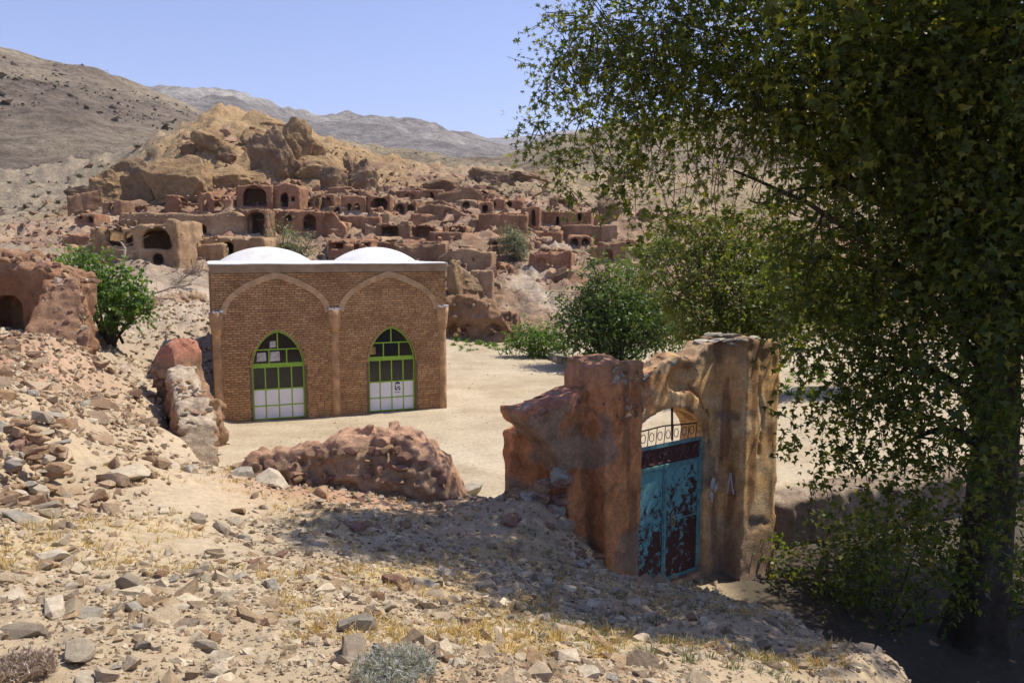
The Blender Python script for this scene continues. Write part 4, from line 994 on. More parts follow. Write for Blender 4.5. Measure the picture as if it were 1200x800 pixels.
# dry stone scraps, terrace edge, retaining wall, kerb
d1, d2 = P(118, 440, 21), P(152, 440, 21.5)
line_wall('dry_stone_wall', 'small dry stone wall in the gully below the leaning tree', 'wall', d1, d2, [(0, pz(120, 432, 21)), (0.5, pz(135, 424, 21)), (1, pz(152, 430, 21))], 0.6, 0.6, 0.05, M['palemud'], (0.12, 0.08), seed=17, cob=(5, 0.16))
t1, t2 = hit(178, 356), hit(238, 352)
line_wall('terrace_wall', 'low stone terrace wall on the slope behind the brick building', 'wall', t1, t2, [(0, t1[2] + 0.35), (2, (t1[2] + t2[2]) / 2 + 0.4), (5, t2[2] + 0.4)], 0.6, min(t1[2], t2[2]) - 0.6, 0.07, M['mud_tan'], (0.12, 0.08), seed=19, cob=(3.5, 0.18))
r1, r2 = np.array([4.75, 15.35]), np.array([13.5, 18.6])
def retcol(v):
    n = fbm(v * 1.6, 4); return lerp3((0.26, 0.20, 0.15), (0.34, 0.27, 0.20), sstep(-0.2, 0.3, n))
line_wall('retaining_wall', 'long earthen retaining wall at the edge of the yard under the big tree', 'wall', r1, r2, [(0, 0.02), (3, 0.03), (6, 0.02), (9.5, 0.03)], 0.7, -1.5, 0.06, M['plastered'], (0.08, 0.05), colf=retcol, seed=23, roundtop=0.15)
kst = thing('kerb_wall', 'low grey stone kerb edging the yard beside the round green bush', 'wall', (0, 0, 0))
k1, k2 = hit(640, 418), hit(700, 441)
for k in range(9):
    f = k / 9; f2 = (k + 0.93) / 9; a = k1 + (k2 - k1) * f; b = k1 + (k2 - k1) * f2
    u = (b - a)[:2]; Lk = np.linalg.norm(u); u /= Lk
    mb = MB().box(0, Lk, -0.17, 0.17, -0.15, 0.30 + rng.uniform(-0.03, 0.03))
    me = mb.mesh('kerb_stone'); bm = bmesh.new(); bm.from_mesh(me); bmesh.ops.bevel(bm, geom=bm.edges[:], offset=0.03, segments=2, affect='EDGES'); bm.to_mesh(me); bm.free()
    me.materials.append(M['stone_grey']); o = link('kerb_stone', me, kst); o.location = (a[0], a[1], 0); o.rotation_euler = (0, rng.uniform(-0.01, 0.01), math.atan2(u[1], u[0]))

# ------------------------------------------------------------------ the ruined mud village on the hillside
def mudcol(a, b, top):
    def f(v):
        n = fbm(v * 0.5, 4); c = lerp3(a, b, sstep(-0.25, 0.3, n))
        n2 = fbm(v * np.array([1.6, 1.6, 0.35]) + 3, 3); return lerp3(c, top, sstep(0.1, 0.45, n2) * 0.5)
    return f
MUDC = {'red': mudcol((0.26, 0.135, 0.072), (0.35, 0.195, 0.11), (0.18, 0.09, 0.05)), 'tan': mudcol((0.31, 0.20, 0.11), (0.40, 0.27, 0.155), (0.20, 0.13, 0.08)),
        'brown': mudcol((0.23, 0.135, 0.075), (0.31, 0.19, 0.11), (0.15, 0.09, 0.055))}
M['mudv'] = earth('village_mud', [(0.3, (0.36, 0.35, 0.34)), (0.5, (0.5, 0.5, 0.5)), (0.7, (0.62, 0.62, 0.61))], 0.6, 3.2, 1.0, 0.12, vcol=True, contrast=0.35, space='obj')
ruin_foot = []
def ruin(name, label, px0, px1, ytop, ybase, ops=(), az=90, depth=3.0, jag=0.35, roof=False, kind='brown', profile=None, h=0.15, thick=0.5, y0=44, cat='ruin', gable=0, Yfix=None, back=True, rgh=1.0):
    """a mud ruin whose front stands on the slope at the pixel of its base; openings are pixel boxes (x0, x1, top, base, shape)"""
    pm = (px0 + px1) / 2
    base = hit(pm, ybase, y0) if Yfix is None else P(pm, ybase, Yfix)
    zb = float(P(pm, ybase, base[1])[2]); org = np.array([base[0], base[1], zb]); ruin_foot.append((base[0], base[1]))
    a = R(az); u = np.array([math.sin(a), math.cos(a)]); n = np.array([-u[1], u[0]])
    def L(px, py, yp=0):
        r_ = ray(px, py); o = np.array([0, 0, CAMZ]) - org; N = np.array([n[0], n[1], 0]); k = (yp - o @ N) / (r_ @ N); q = o + r_ * k
        return float(q[:2] @ u), float(q[2])
    xl, xr = L(px0, ybase)[0], L(px1, ybase)[0]; H = L(pm, ytop)[1]
    g, o_ = grid((xl - 0.5, -0.55, -2.2), (xr + 0.5, depth + 0.5, H + 0.9 + gable), h)
    X, Y, Z = g[..., 0], g[..., 1], g[..., 2]; sd = pm * 0.37
    if profile: tp = np.interp(X, [L(a_, ybase)[0] for a_, b_ in profile], [L(a_, b_)[1] for a_, b_ in profile])
    else: tp = H + 0 * X
    tp = tp + gable * np.maximum(0, 1 - np.abs(X - (xl + xr) / 2) / ((xr - xl) / 2)) - jag * np.maximum(0, fbm(np.stack([X * 0.55, Y * 0.55, 0 * X + sd], -1), 3) + 0.15) * 2
    inner = bx(g, xl + thick, xr - thick, thick, depth - thick if back else depth + 2, -0.25, H + 3 if not roof else H - 0.35)
    Fv = np.maximum(bx(g, xl, xr, 0, depth, -2.4, H + 4), Z - tp)
    Fv = np.maximum(Fv, -inner)
    for (a_, b_, c_, d_, shp) in ops:
        x0, z0 = L(a_, d_); x1, z1 = L(b_, c_)
        deep = thick + 0.35 if shp != 'niche' else thick * 0.55
        Fv = np.maximum(Fv, -np.maximum(arch2(X, Z, x0, x1, z0, z1, 'round' if shp in ('arch', 'niche') else 'rect'), Y - deep))
    gs = g + np.array([sd, sd * 2, 0])
    Fv = Fv + 0.11 * fbm(gs * 0.8, 3) + 0.07 * rgh * fbm(gs * 2.6, 2) + (rgh * 0.12 * (worley(gs * 1.5) - 0.5) if rgh > 1 else 0)
    t = thing(name, label, cat, org, math.atan2(u[1], u[0]))
    sculpt('wall', Fv, o_, h, M['mudv'], t, MUDC[kind])
    rub = MB()                                                  # loose coping of stones along the broken wall head
    for k in range(int((xr - xl) * 2.2)):
        x = rng.uniform(xl, xr); s = rng.uniform(0.14, 0.4); v, f = HULLS[int(rng.integers(0, len(HULLS)))]
        zt = float(np.interp(x, [L(q[0], ybase)[0] for q in profile], [L(q[0], q[1])[1] for q in profile])) if profile else H
        rub.add(v * s + np.array([x, rng.uniform(0.05, thick), zt - jag * 0.3 + rng.uniform(-0.15, 0.05)]), f)
    rub.build('coping_rubble', M['village_rubble'], t, kind='stuff')
    if roof:                                                    # ends of the roof poles
        for k in range(int((xr - xl) / 0.9)):
            x = xl + 0.45 + k * 0.9 + rng.uniform(-0.15, 0.15)
            MB().tube([(x, 0.25, H - 0.22), (x + rng.uniform(-0.05, 0.05), -rng.uniform(0.18, 0.4), H - 0.24)], [0.07, 0.055], 6).build('roof_pole', M['twig'], t)
    return t, L, org
HULLS = [hull_stone(11, 0.6, 300 + k) for k in range(10)]
A_, N_, Q_ = 'arch', 'niche', 'rect'
ruin('ruined_house', 'tall mud house with a wide arched porch high on the village slope', 277, 320, 216, 248, [(285, 312, 218, 242, A_)], 82, 4.0, 0.08, True, 'red', h=0.13)
ruin('ruined_house', 'small mud house with peaked roof, arched door and tiny window', 320, 352, 219, 247, [(329, 337, 226, 243, A_), (341, 345, 230, 236, A_)], 90, 3.5, 0.05, True, 'red', gable=0.5, h=0.13)
ruin('ruined_house', 'dark open vault below the arched porch house', 286, 314, 245, 276, [(290, 310, 247, 276, A_)], 85, 3.5, 0.1, True, 'brown', h=0.13)
ruin('mud_ruin', 'dark blank mud wall at the end of village under the cliff', 79, 121, 224, 249, [], 62, 1.5, 0.15, False, 'brown', profile=[(79, 229), (121, 221)])
ruin('ruined_house', 'roofless mud room with two squat piers below the great cliff rock', 195, 272, 227, 250, [(210, 232, 231, 247, A_), (238, 243, 234, 247, Q_), (250, 262, 236, 247, A_)], 88, 3.2, 0.2, True, 'red', h=0.13, profile=[(195, 227), (208, 228), (212, 236), (230, 237), (235, 224), (247, 224), (250, 233), (272, 232)])
ruin('mud_ruin', 'long mud retaining wall with two small arched holes across the slope', 140, 288, 250, 277, [(213, 222, 263, 273, A_), (233, 240, 263, 273, A_)], 86, 2.4, 0.12, True, 'tan', profile=[(140, 249), (200, 249), (230, 251), (262, 249), (275, 247), (288, 254)])
ruin('ruined_house', 'mud vault with dark arched mouth beside a round blind arch', 312, 405, 246, 272, [(355, 369, 251, 270, A_), (378, 399, 251, 268, N_), (334, 341, 252, 259, A_)], 92, 3.5, 0.2, True, 'red', profile=[(312, 244), (360, 245), (378, 246), (390, 248), (405, 266)])
ruin('ruined_house', 'roofless mud house with three tall piers and a round drain hole', 108, 212, 262, 310, [(124, 143, 265, 289, A_), (146, 154, 272, 288, Q_), (167, 197, 266, 291, A_), (179, 190, 297, 309, A_)], 84, 5.0, 0.12, True, 'tan', h=0.13, profile=[(108, 265), (120, 264), (123, 272), (128, 263), (146, 265), (156, 266), (166, 262), (196, 262), (198, 255), (209, 256), (212, 275)])
ruin('ruined_house', 'flat roofed mud house with straw edge, arched niche and narrow dark door', 208, 312, 277, 306, [(219, 230, 281, 303, N_), (261, 271, 284, 304, A_)], 88, 4.0, 0.12, True, 'tan')
ruin('mud_ruin', 'stump of mud wall standing under the straw edged house', 228, 262, 286, 308, [], 92, 1.2, 0.1, False, 'tan', y0=42)
ruin('ruined_vault', 'dark half buried vault left of the twin arched vault', 366, 392, 227, 247, [(369, 389, 229, 246, A_)], 95, 3.5, 0.25, True, 'brown', h=0.13)
ruin('ruined_vault', 'collapsed vault with two tiny arches side by side in its mouth', 400, 428, 229, 248, [(406, 412, 238, 247, A_), (415, 422, 238, 247, A_)], 92, 3.0, 0.3, True, 'red', h=0.12)
ruin('ruined_vault', 'broad dark vault with a thick rounded mud rim', 430, 458, 228, 247, [(434, 454, 231, 246, A_)], 88, 3.5, 0.2, True, 'red', h=0.13)
ruin('mud_ruin', 'low broken mud wall above the broad dark vault', 376, 412, 219, 228, [(378, 384, 221, 227, A_)], 94, 1.6, 0.3, False, 'red')
ruin('ruined_house', 'two roofless mud rooms parted by a pier in the middle of village', 441, 516, 261, 281, [(447, 466, 265, 279, Q_), (482, 508, 266, 278, Q_)], 92, 2.5, 0.15, True, 'brown', h=0.13, profile=[(441, 261), (468, 262), (470, 256), (479, 256), (481, 263), (500, 261), (516, 268)])
ruin('mud_ruin', 'broken mud wall with cave like hole behind the right hand dome', 384, 440, 280, 305, [(387, 403, 284, 291, A_), (413, 421, 283, 295, A_)], 88, 3.0, 0.5, True, 'red')
ruin('mud_ruin', 'long mud terrace wall behind the right hand dome', 432, 523, 282, 306, [(452, 463, 287, 294, A_)], 90, 3.0, 0.3, False, 'brown')
ruin('ruined_house', 'blocky mud house with a single small square window beside the path', 512, 576, 293, 322, [(553, 557, 302, 307, Q_)], 94, 4.0, 0.2, False, 'tan', profile=[(512, 297), (525, 292), (560, 291), (576, 292)])
ruin('mud_ruin', 'gabled dark mud wall at the top of the village', 512, 568, 222, 240, [], 82, 2.5, 0.2, False, 'brown', profile=[(512, 227), (535, 221), (545, 217), (552, 219), (568, 230)])
ruin('ruined_house', 'ruined mud row with one dark arch below the grassy hill', 566, 613, 228, 246, [(570, 580, 228, 243, A_), (592, 600, 232, 244, A_)], 96, 2.5, 0.35, False, 'red', profile=[(566, 226), (582, 229), (600, 233), (606, 230), (613, 230)])
ruin('mud_ruin', 'shaded broken wall of several rooms in the upper village', 489, 566, 234, 260, [(520, 530, 244, 256, A_)], 92, 3.0, 0.5, False, 'brown', profile=[(489, 234), (515, 233), (530, 240), (550, 246), (566, 248)])
ruin('mud_ruin', 'thick eroded mud wall left of the slit door tower', 560, 618, 248, 270, [], 95, 2.5, 0.3, False, 'red')
ruin('ruined_tower', 'small mud tower with a tall dark slit door', 611, 632, 243, 268, [(622, 627, 245, 264, Q_)], 98, 2.2, 0.08, True, 'red', h=0.12)
ruin('ruined_house', 'square mud house with a door and window near the footpath', 638, 693, 247, 270, [(651, 656, 253, 267, Q_), (677, 681, 250, 259, Q_)], 100, 4.0, 0.1, True, 'red', h=0.13)
ruin('mud_ruin', 'plain mud wall below the square house with door and window', 658, 706, 263, 283, [], 95, 1.6, 0.12, False, 'brown')
ruin('mud_ruin', 'short rounded mud wall beside the plain wall below the square house', 703, 724, 263, 281, [], 85, 1.5, 0.3, False, 'tan')
ruin('ruined_house', 'lumpy collapsed mud house beside the pale footpath', 620, 669, 293, 315, [(628, 640, 301, 313, N_)], 100, 3.0, 0.5, False, 'red')
ruin('ruined_house', 'mud vault with a dark mouth behind the fig shrub', 700, 733, 281, 306, [(708, 718, 292, 306, A_)], 95, 3.0, 0.25, True, 'brown')
ruin('mud_ruin', 'low mud wall running up beside the mulberry bush', 620, 658, 270, 284, [(632, 648, 273, 283, A_)], 100, 2.0, 0.3, False, 'red')
ruin('mud_ruin', 'long low upper wall with a dark gap below the spiky rocks', 455, 520, 222, 234, [(474, 485, 226, 233, A_), (500, 508, 225, 233, A_)], 90, 2.2, 0.3, True, 'red')
ruin('mud_ruin', 'crumbled mud wall left of the three pier house', 78, 112, 275, 300, [(85, 92, 280, 296, Q_)], 86, 1.6, 0.6, False, 'tan')
ruin('mud_ruin', 'crumbling wall of red mud under the two roofless rooms', 400, 445, 253, 268, [], 88, 2.0, 0.4, False, 'red')
ruin('mud_ruin', 'broken stone faced bank with low dark hollows behind the yard', 522, 606, 352, 400, [(526, 547, 381, 394, A_), (566, 588, 380, 393, A_)], 92, 3.2, 0.9, True, 'brown', h=0.14, y0=38, rgh=3.5, profile=[(522, 348), (545, 345), (570, 356), (590, 366), (606, 372)])
ruin('mud_ruin', 'rough tan wall stump right of the brick building', 524, 548, 310, 345, [], 96, 1.6, 0.6, False, 'tan', y0=42)
ruin('mud_ruin', 'rounded mud wall stump with a dark mouth above the yard bank', 551, 578, 316, 345, [(553, 559, 330, 343, A_)], 92, 2.0, 0.4, True, 'tan', y0=42)
ruin('mud_ruin', 'weathered wall fragment on the crest of the rocky hill', 305, 348, 139, 149, [], 92, 1.5, 0.5, False, 'brown', y0=100, profile=[(305, 140), (313, 137), (325, 142), (340, 146), (343, 141), (348, 142)])

# cliff rocks of the golden hill, each a weathered block
def crag(label, px, py, wpx, hpx, kind='cliff', seed=0, rot=0.3, sink=0.25, y0=80, depth=0.8, rough_=0.22, name='cliff_rock'):
    q = hit(px, py + hpx * 0.5, y0); Y = q[1]; s = Y / F
    w, hh = wpx * s, hpx * s
    bm = bmesh.new(); bmesh.ops.create_icosphere(bm, subdivisions=(5 if wpx * hpx > 1500 else 4), radius=1)
    v = np.array([a.co[:] for a in bm.verts]); f = np.array([[a.index for a in fc.verts] for fc in bm.faces]); bm.free()
    r_ = np.random.default_rng(seed + 900)
    n = r_.normal(size=(16, 3)); n /= np.linalg.norm(n, axis=1)[:, None]; dd = r_.uniform(0.62, 0.98, 16)
    c = v @ n.T; rad = np.minimum(np.min(np.where(c > 0.05, dd / np.maximum(c, 0.05), 9), axis=1), 1.12)
    v = v * rad[:, None]
    v = v * (1 + rough_ * ridged(v * 1.3 + seed, 4) + 0.10 * fbm(v * np.array([3, 3, 7]) + seed, 3))[:, None]
    v = v * np.array([w / 2, w * depth / 2, hh / 2 * (1 + sink)])
    ca, sa_ = math.cos(rot), math.sin(rot); v = np.stack([v[:, 0] * ca - v[:, 2] * sa_, v[:, 1], v[:, 0] * sa_ + v[:, 2] * ca], 1)
    o = MB().add(v, [f]).build(name, M[kind], smooth=False)
    o.location = (float(q[0]), float(Y + w * depth * 0.15), float(P(px, py, Y)[2] - hh * sink * 0.5))
    return tag(o, label, 'rock')
crag('huge bulging golden cliff rock above the roofless piers', 212, 206, 84, 60, 'cliff', 1, 0.05, 0.45, y0=86, rough_=0.16)
crag('dark brown cliff face on the flank of the huge bulging rock', 168, 216, 54, 46, 'cliff_dark', 2, -0.1, 0.5, y0=86)
crag('overhanging split crag below the hill crest', 322, 180, 52, 56, 'cliff_dark', 3, 0.25, 0.45, y0=95)
crag('tall golden block leaning against the split crag', 345, 168, 40, 42, 'cliff', 4, -0.1, 0.5, y0=95)
crag('squared rock knob right of the split crag', 368, 172, 24, 24, 'cliff', 5, 0.0, 0.5, y0=95)
crag('slender reddish rock spire over the upper village', 409, 192, 12, 30, 'cliff_dark', 6, 0.1, 0.5, y0=92)
crag('rounded brown boulder at the foot of the rock spire', 388, 207, 32, 26, 'cliff_dark', 7, 0.0, 0.5, y0=88)
crag('jumbled reddish rock pile right of the rock spire', 426, 206, 44, 28, 'cliff_dark', 8, 0.2, 0.5, y0=88)
crag('low reddish rock hump above the gabled wall', 520, 214, 44, 16, 'cliff_dark', 9, 0.1, 0.5, y0=92)
crag('dark ledge rock on the left shoulder of the golden hill', 150, 192, 36, 18, 'cliff_dark', 10, 0.3, 0.5, y0=92)
crag('brown rock lump at the left end of the golden hill', 128, 218, 52, 32, 'cliff', 11, 0.2, 0.5, y0=88)
crag('small dark knob on the slope over the huge bulging rock', 224, 174, 24, 14, 'cliff_dark', 12, 0.1, 0.5, y0=95)
crag('pair of dark stones weathering out under the hill crest', 262, 180, 26, 14, 'cliff_dark', 13, 0.3, 0.5, y0=95)
crag('broken rock shelf between bulging rock and porch house', 264, 204, 56, 26, 'cliff', 14, 0.1, 0.5, y0=90)
crag('dark rock outcrop at the edge of the grassy hill', 575, 206, 56, 18, 'cliff_dark', 15, -0.1, 0.5, y0=95)
crag('low dark ledge beside the grassy hill outcrop', 615, 205, 50, 13, 'cliff_dark', 16, -0.1, 0.5, y0=95)
crag('rough brown boulder right of the square mud house', 712, 242, 28, 30, 'cliff_dark', 17, 0.2, y0=70)
crag('red boulder heap below the village vaults', 545, 332, 50, 32, 'cliff_dark', 18, 0.2, 0.5, y0=45)
crag('pale boulder half sunk beside the brick wall corner', 533, 330, 22, 40, 'cliff', 19, 0.1, 0.4, y0=42)
crag('golden rock rib running down from the hill crest', 245, 160, 40, 22, 'cliff', 20, -0.3, 0.6, y0=95)
crag('crumbling golden ledge under the crest wall', 300, 158, 40, 20, 'cliff', 21, 0.2, 0.6, y0=95)
crag('long golden shelf left of the rock spire', 372, 195, 60, 20, 'cliff', 22, -0.2, 0.6, y0=92)
crag('pale golden boulder under the split crag', 300, 205, 44, 20, 'cliff', 23, 0.1, 0.6, y0=90)
crag('flat dark rock at the foot of the left mountain', 95, 222, 34, 10, 'cliff_dark', 24, 0.1, 0.5, y0=92)
# low wall stumps left over from collapsed houses, told apart by the ruin they stand next to
NEAR = [('the arched porch house', 300, 240), ('the long retaining wall', 210, 262), ('the three pier house', 150, 285), ('the straw edged house', 260, 290), ('the broad dark vault', 445, 238), ('the two roofless rooms', 480, 270),
        ('the gabled wall', 540, 230), ('the slit door tower', 622, 255), ('the square house', 665, 258), ('the small windowed house', 545, 308), ('the blind arch vault', 360, 258), ('the footpath', 610, 315)]
TIERS = [(231, 340, 620, 9), (240, 350, 650, 11), (252, 380, 640, 12), (262, 300, 720, 12), (274, 330, 640, 12), (288, 380, 740, 13), (300, 525, 740, 12), (318, 525, 700, 12), (244, 110, 200, 10), (262, 80, 150, 12), (284, 60, 120, 14), (226, 440, 600, 8)]
k = 0
for (yb_, xa_, xb_, hh0) in TIERS:
    a = xa_ + rng.uniform(0, 14)
    while a < xb_:
        w = rng.uniform(13, 34); hh = hh0 * rng.uniform(0.65, 1.15); b = yb_ + rng.uniform(-4, 4); kd = ['red', 'brown', 'tan'][int(rng.integers(0, 3))]
        if not any(abs(a + w / 2 - q[0]) < 14 and abs(b - q[1]) < 9 for q in ((600, 285), (335, 285))):
            nm = min(NEAR, key=lambda q: (q[1] - a) ** 2 + 4 * (q[2] - b) ** 2)[0]; no = int(rng.choice([0, 1, 1, 2])); ow = min(w * 0.32, 9)
            ops = [] if no == 0 else ([(a + w * .3, a + w * .3 + ow, b - hh * .72, b + 1, 'arch')] if no == 1 else [(a + w * .12, a + w * .12 + ow, b - hh * .7, b + 1, 'arch'), (a + w * .58, a + w * .58 + ow, b - hh * .7, b + 1, 'arch')])
            t, _, _ = ruin('mud_ruin', f'{"small" if w < 22 else "broad"} low {dict(red="reddish", tan="tan", brown="dark brown")[kd]} mud ruin with {("no opening", "one dark arch", "two dark arches")[no]} near {nm}', a, a + w, b - hh, b + 2, ops, rng.uniform(76, 106), rng.uniform(1.8, 3.2), 0.4, bool(no) , kd, h=0.18)
            t['group'] = 'low mud ruins in the village tiers'; k += 1
        a += w + rng.uniform(8, 46)
# loose rubble between the ruins: thousands of pieces, one mesh
HULLA = [(v, np.array([q for q in f])) for v, f in [hull_stone(9, 0.65, 400 + k) for k in range(8)]]
def scatter(name, mat_, label, cat, pts, sizes, mask=None, sinkf=0.2, kind='stuff'):
    mb = MB(); n = len(pts); sh = rng.integers(0, len(HULLA), n)
    for s in range(len(HULLA)):
        v, f = HULLA[s]; idx = np.nonzero(sh == s)[0]
        if not len(idx): continue
        a = rng.uniform(0, 6.28, len(idx)); t = rng.normal(0, 0.35, (len(idx), 2)); c, s_ = np.cos(a), np.sin(a)
        sc = sizes[idx][:, None, None] * np.stack([rng.uniform(0.8, 1.25, len(idx)), rng.uniform(0.8, 1.2, len(idx)), rng.uniform(0.7, 1.2, len(idx))], 1)[:, None]
        w = v[None] * sc
        x = w[..., 0] * c[:, None] - w[..., 1] * s_[:, None]; y = w[..., 0] * s_[:, None] + w[..., 1] * c[:, None]
        z = w[..., 2] + x * t[:, :1] * 0.6 + y * t[:, 1:] * 0.6
        vv = np.stack([x, y, z], -1) + pts[idx][:, None]
        ff = f[None] + (np.arange(len(idx)) * len(v))[:, None, None]
        mb.add(vv.reshape(-1, 3), [ff.reshape(-1, 3)])
    o = mb.build(name, M[mat_], kind=kind)
    if label: tag(o, label, cat)
    return o
n = 15000
px = rng.uniform(-40, 860, n); Yv = np.exp(rng.uniform(math.log(43), math.log(118), n)); xv = (px - 600) / F * Yv
keep = (fbm(np.stack([xv, Yv, 0 * xv], -1) * 0.11 + 2, 3) > -0.25) & ~((Yv > 98) & (xv > 5)) & (rng.random(n) < np.where(xv < -48, 0.35, 1.0))
pthm = np.abs(xv - np.interp(Yv, [36, 50, 60, 72, 84], [2.6, 3.4, 0.8, 3.4, 6.5])) < 1.2
keep &= ~pthm; xv, Yv = xv[keep], Yv[keep]; n = len(xv)
sz = np.clip(0.20 * rng.pareto(1.9, n) + 0.2, 0.2, 2.0) * np.clip(Yv / 75, 0.6, 1.3)
scatter('village_rubble', 'village_rubble', 'reddish stones and fallen masonry strewn between the village ruins', 'rubble', np.stack([xv, Yv, terrain(xv, Yv) + sz * 0.05], 1), sz)
# low scrub dotted over the far slopes
def tufts(name, m, label, cat, pts, size, blades, hgt=1.0, spread=0.6, width=0.05, kind='stuff', parent=None, droop=0.0):
    """tufts of thin leaf blades, bent and tapering"""
    pts = np.asarray(pts, float); size = np.asarray(size, float); n = len(pts) * blades
    base = np.repeat(pts, blades, 0); s = np.repeat(size, blades)
    a = rng.uniform(0, 6.28, n); lean = np.abs(rng.normal(0, spread, n)); l = s * hgt * rng.uniform(0.5, 1.1, n)
    d = np.stack([np.cos(a) * np.sin(lean), np.sin(a) * np.sin(lean), np.cos(lean)], 1)
    side = np.cross(d, rng.normal(size=(n, 3))); side /= np.linalg.norm(side, axis=1)[:, None]
    w = (s * width)[:, None]
    b0 = base + np.stack([np.cos(a), np.sin(a), 0 * a], 1) * (s * rng.uniform(0, 0.3, n))[:, None]
    mid_ = b0 + d * (l * 0.55)[:, None]; tip = b0 + d * l[:, None] + np.stack([np.cos(a), np.sin(a), 0 * a - 0.6 - droop], 1) * (l * 0.22)[:, None]
    v = np.stack([b0 - side * w, b0 + side * w, mid_ + side * w * 0.8, mid_ - side * w * 0.8, tip], 1).reshape(-1, 3)
    k = np.arange(n)[:, None] * 5
    o = MB().add(v, [k + np.array([[0, 1, 2, 3]]), k + np.array([[3, 2, 4]])]).build(name, m, parent, kind=kind)
    if label: tag(o, label, cat)
    return o
n = 420; px = rng.uniform(-60, 760, n); Yv = rng.uniform(92, 165, n); xv = (px - 600) / F * Yv
kp = (xv < -52) | (xv > -5); xv, Yv = xv[kp], Yv[kp]
tufts('hill_scrub', M['scrub'], 'dark low scrub dotted over the slopes around the village', 'scrub', np.stack([xv, Yv, terrain(xv, Yv) - 0.05], 1), rng.uniform(0.4, 1.1, len(xv)), 26, 0.8, 0.9, 0.09)

# rocks and scrub that speckle the mountains
for nm, cnt_, s0, s1, lb, m_ in (('grey_brown_mountain', 4200, 0.8, 3.2, 'dark rocks and scrub speckling the grey brown mountain', 'stone_far'), ('tan_foothill', 1600, 0.4, 1.4, 'dark rocks and scrub dotting the tan foothill', 'stone_far')):
    X_, Y_, Z_ = [q.ravel() for q in MTN[nm]]; pxs = 600 + F * X_ / Y_
    ok = np.nonzero((pxs > -80) & (pxs < 1000))[0]; ii = rng.choice(ok, cnt_)
    if m_ not in M: M[m_] = earth('speckle_rock', [(0.3, (0.06, 0.05, 0.035)), (0.55, (0.10, 0.085, 0.06)), (0.75, (0.17, 0.14, 0.10))], 0.2, 1.2, 0.6, 0.2, island=True)
    cl = fbm(np.stack([X_[ii], Y_[ii], 0 * X_[ii]], -1) * 0.02 + 5, 3); ii = ii[cl > -0.12]
    pts_ = np.stack([X_[ii] + rng.normal(0, 1.0, len(ii)), Y_[ii] + rng.normal(0, 1.0, len(ii)), Z_[ii]], 1)
    scatter('mountain_scrub', m_, lb, 'scrub', pts_, np.clip(s0 * (0.6 + rng.pareto(2.5, len(ii))), s0, s1 * 1.3))

# ------------------------------------------------------------------ rubble of the foreground
def edge_s(x, y): return y - np.interp(x, BX[:, 0], BX[:, 1])
def path_x(y): return np.interp(y, [0, 5, 9, 14, 18, 24], [-1.2, -2.4, -3.6, -6.0, -7.9, -9.8])
def density(x, y):
    p = np.stack([x, y, 0 * x], -1)
    d = 0.78 + 1.4 * fbm(p * 0.55 + 12, 3)
    d = d - 0.75 * np.exp(-((x - path_x(y)) / 0.7) ** 2) * sstep(5, 8, y)
    d = d + 0.5 * sstep(-6.5, -8.5, x) * sstep(26, 20, y) + 0.45 * np.exp(-((x - 1.0) / 1.8) ** 2 - ((y - 10.4) / 1.8) ** 2)
    d = d + 0.35 * np.exp(-((x + 0.3) / 1.6) ** 2 - ((y - 8) / 2.2) ** 2)
    for (a_, b_, r_) in ((-2.8, 10.3, 1.2), (-1.0, 10.6, 0.8), (-3.6, 7.6, 0.6), (2.6, 8.0, 0.6)): d = d - 0.55 * np.exp(-((x - a_) ** 2 + (y - b_) ** 2) / r_ ** 2)
    d = d + 0.5 * np.exp(-((x - 2.9) / 0.9) ** 2) * sstep(10, 8, y)
    d = np.where(edge_s(x, y) > -0.05, 0.0, d)
    d = np.where((x > 3.6) & (edge_s(x, y) < 0) & (terrain(x, y, False) < -0.6), 0.02, d)
    d = np.where((x < -8.2) & (y > 17) & (y < 42), np.maximum(d, 0.95), d)
    return np.clip(d, 0, 1)
def spots(n, r0, r1, a0=-36, a1=36, pw=1.0):
    a = R(1) * rng.uniform(a0, a1, n); r = np.exp(rng.uniform(math.log(r0), math.log(r1), n)); return r * np.sin(a), r * np.cos(a), r
M['heap'] = earth('heap_stone', [(0.3, (0.27, 0.19, 0.125)), (0.55, (0.38, 0.295, 0.205)), (0.75, (0.47, 0.39, 0.29))], 0.8, 20, 0.7, 0.03, island=True, tint=[(0, (0.6, 0.5, 0.45)), (0.4, (0.95, 0.88, 0.8)), (1, (1.25, 1.24, 1.2))])
# pebbles and chips: uncountable, one mesh
x, y, r = spots(80000, 2.6, 40)
kp = rng.random(len(x)) < density(x, y); x, y, r = x[kp], y[kp], r[kp]
sz = np.clip(r * rng.uniform(0.0024, 0.0062, len(x)) * (1 + rng.pareto(2.3, len(x)) * 0.8), 0.011, 0.20)
scatter('rubble', 'rubble', 'pale broken stone chips covering the foreground slope', 'rubble', np.stack([x, y, terrain(x, y) + sz * 0.03], 1), sz)
x = rng.uniform(-11.5, -4.6, 5200); y = rng.uniform(8.0, 18.5, 5200); bank = sstep(-0.55, -0.68, x / y * 1.0 + 0.05 * fbm(np.stack([x, y, 0 * x], -1) * 0.7, 2)) 
kp = (rng.random(len(x)) < np.maximum(bank, 0.35 * sstep(-0.38, -0.5, x / y))) & (edge_s(x, y) < -0.6); x, y = x[kp], y[kp]
sz = np.clip(0.10 + 0.06 * rng.pareto(2.0, len(x)), 0.1, 0.42)
scatter('heap_rubble', 'heap', 'reddish and pale broken stones heaped below the ruined room', 'rubble', np.stack([x, y, terrain(x, y) + sz * 0.12], 1), sz)
x, y, r = spots(2600, 13, 42); kp = (edge_s(x, y) > 0.3) & (x > -7.5) & (rng.random(len(x)) < 0.45); x, y, r = x[kp], y[kp], r[kp]
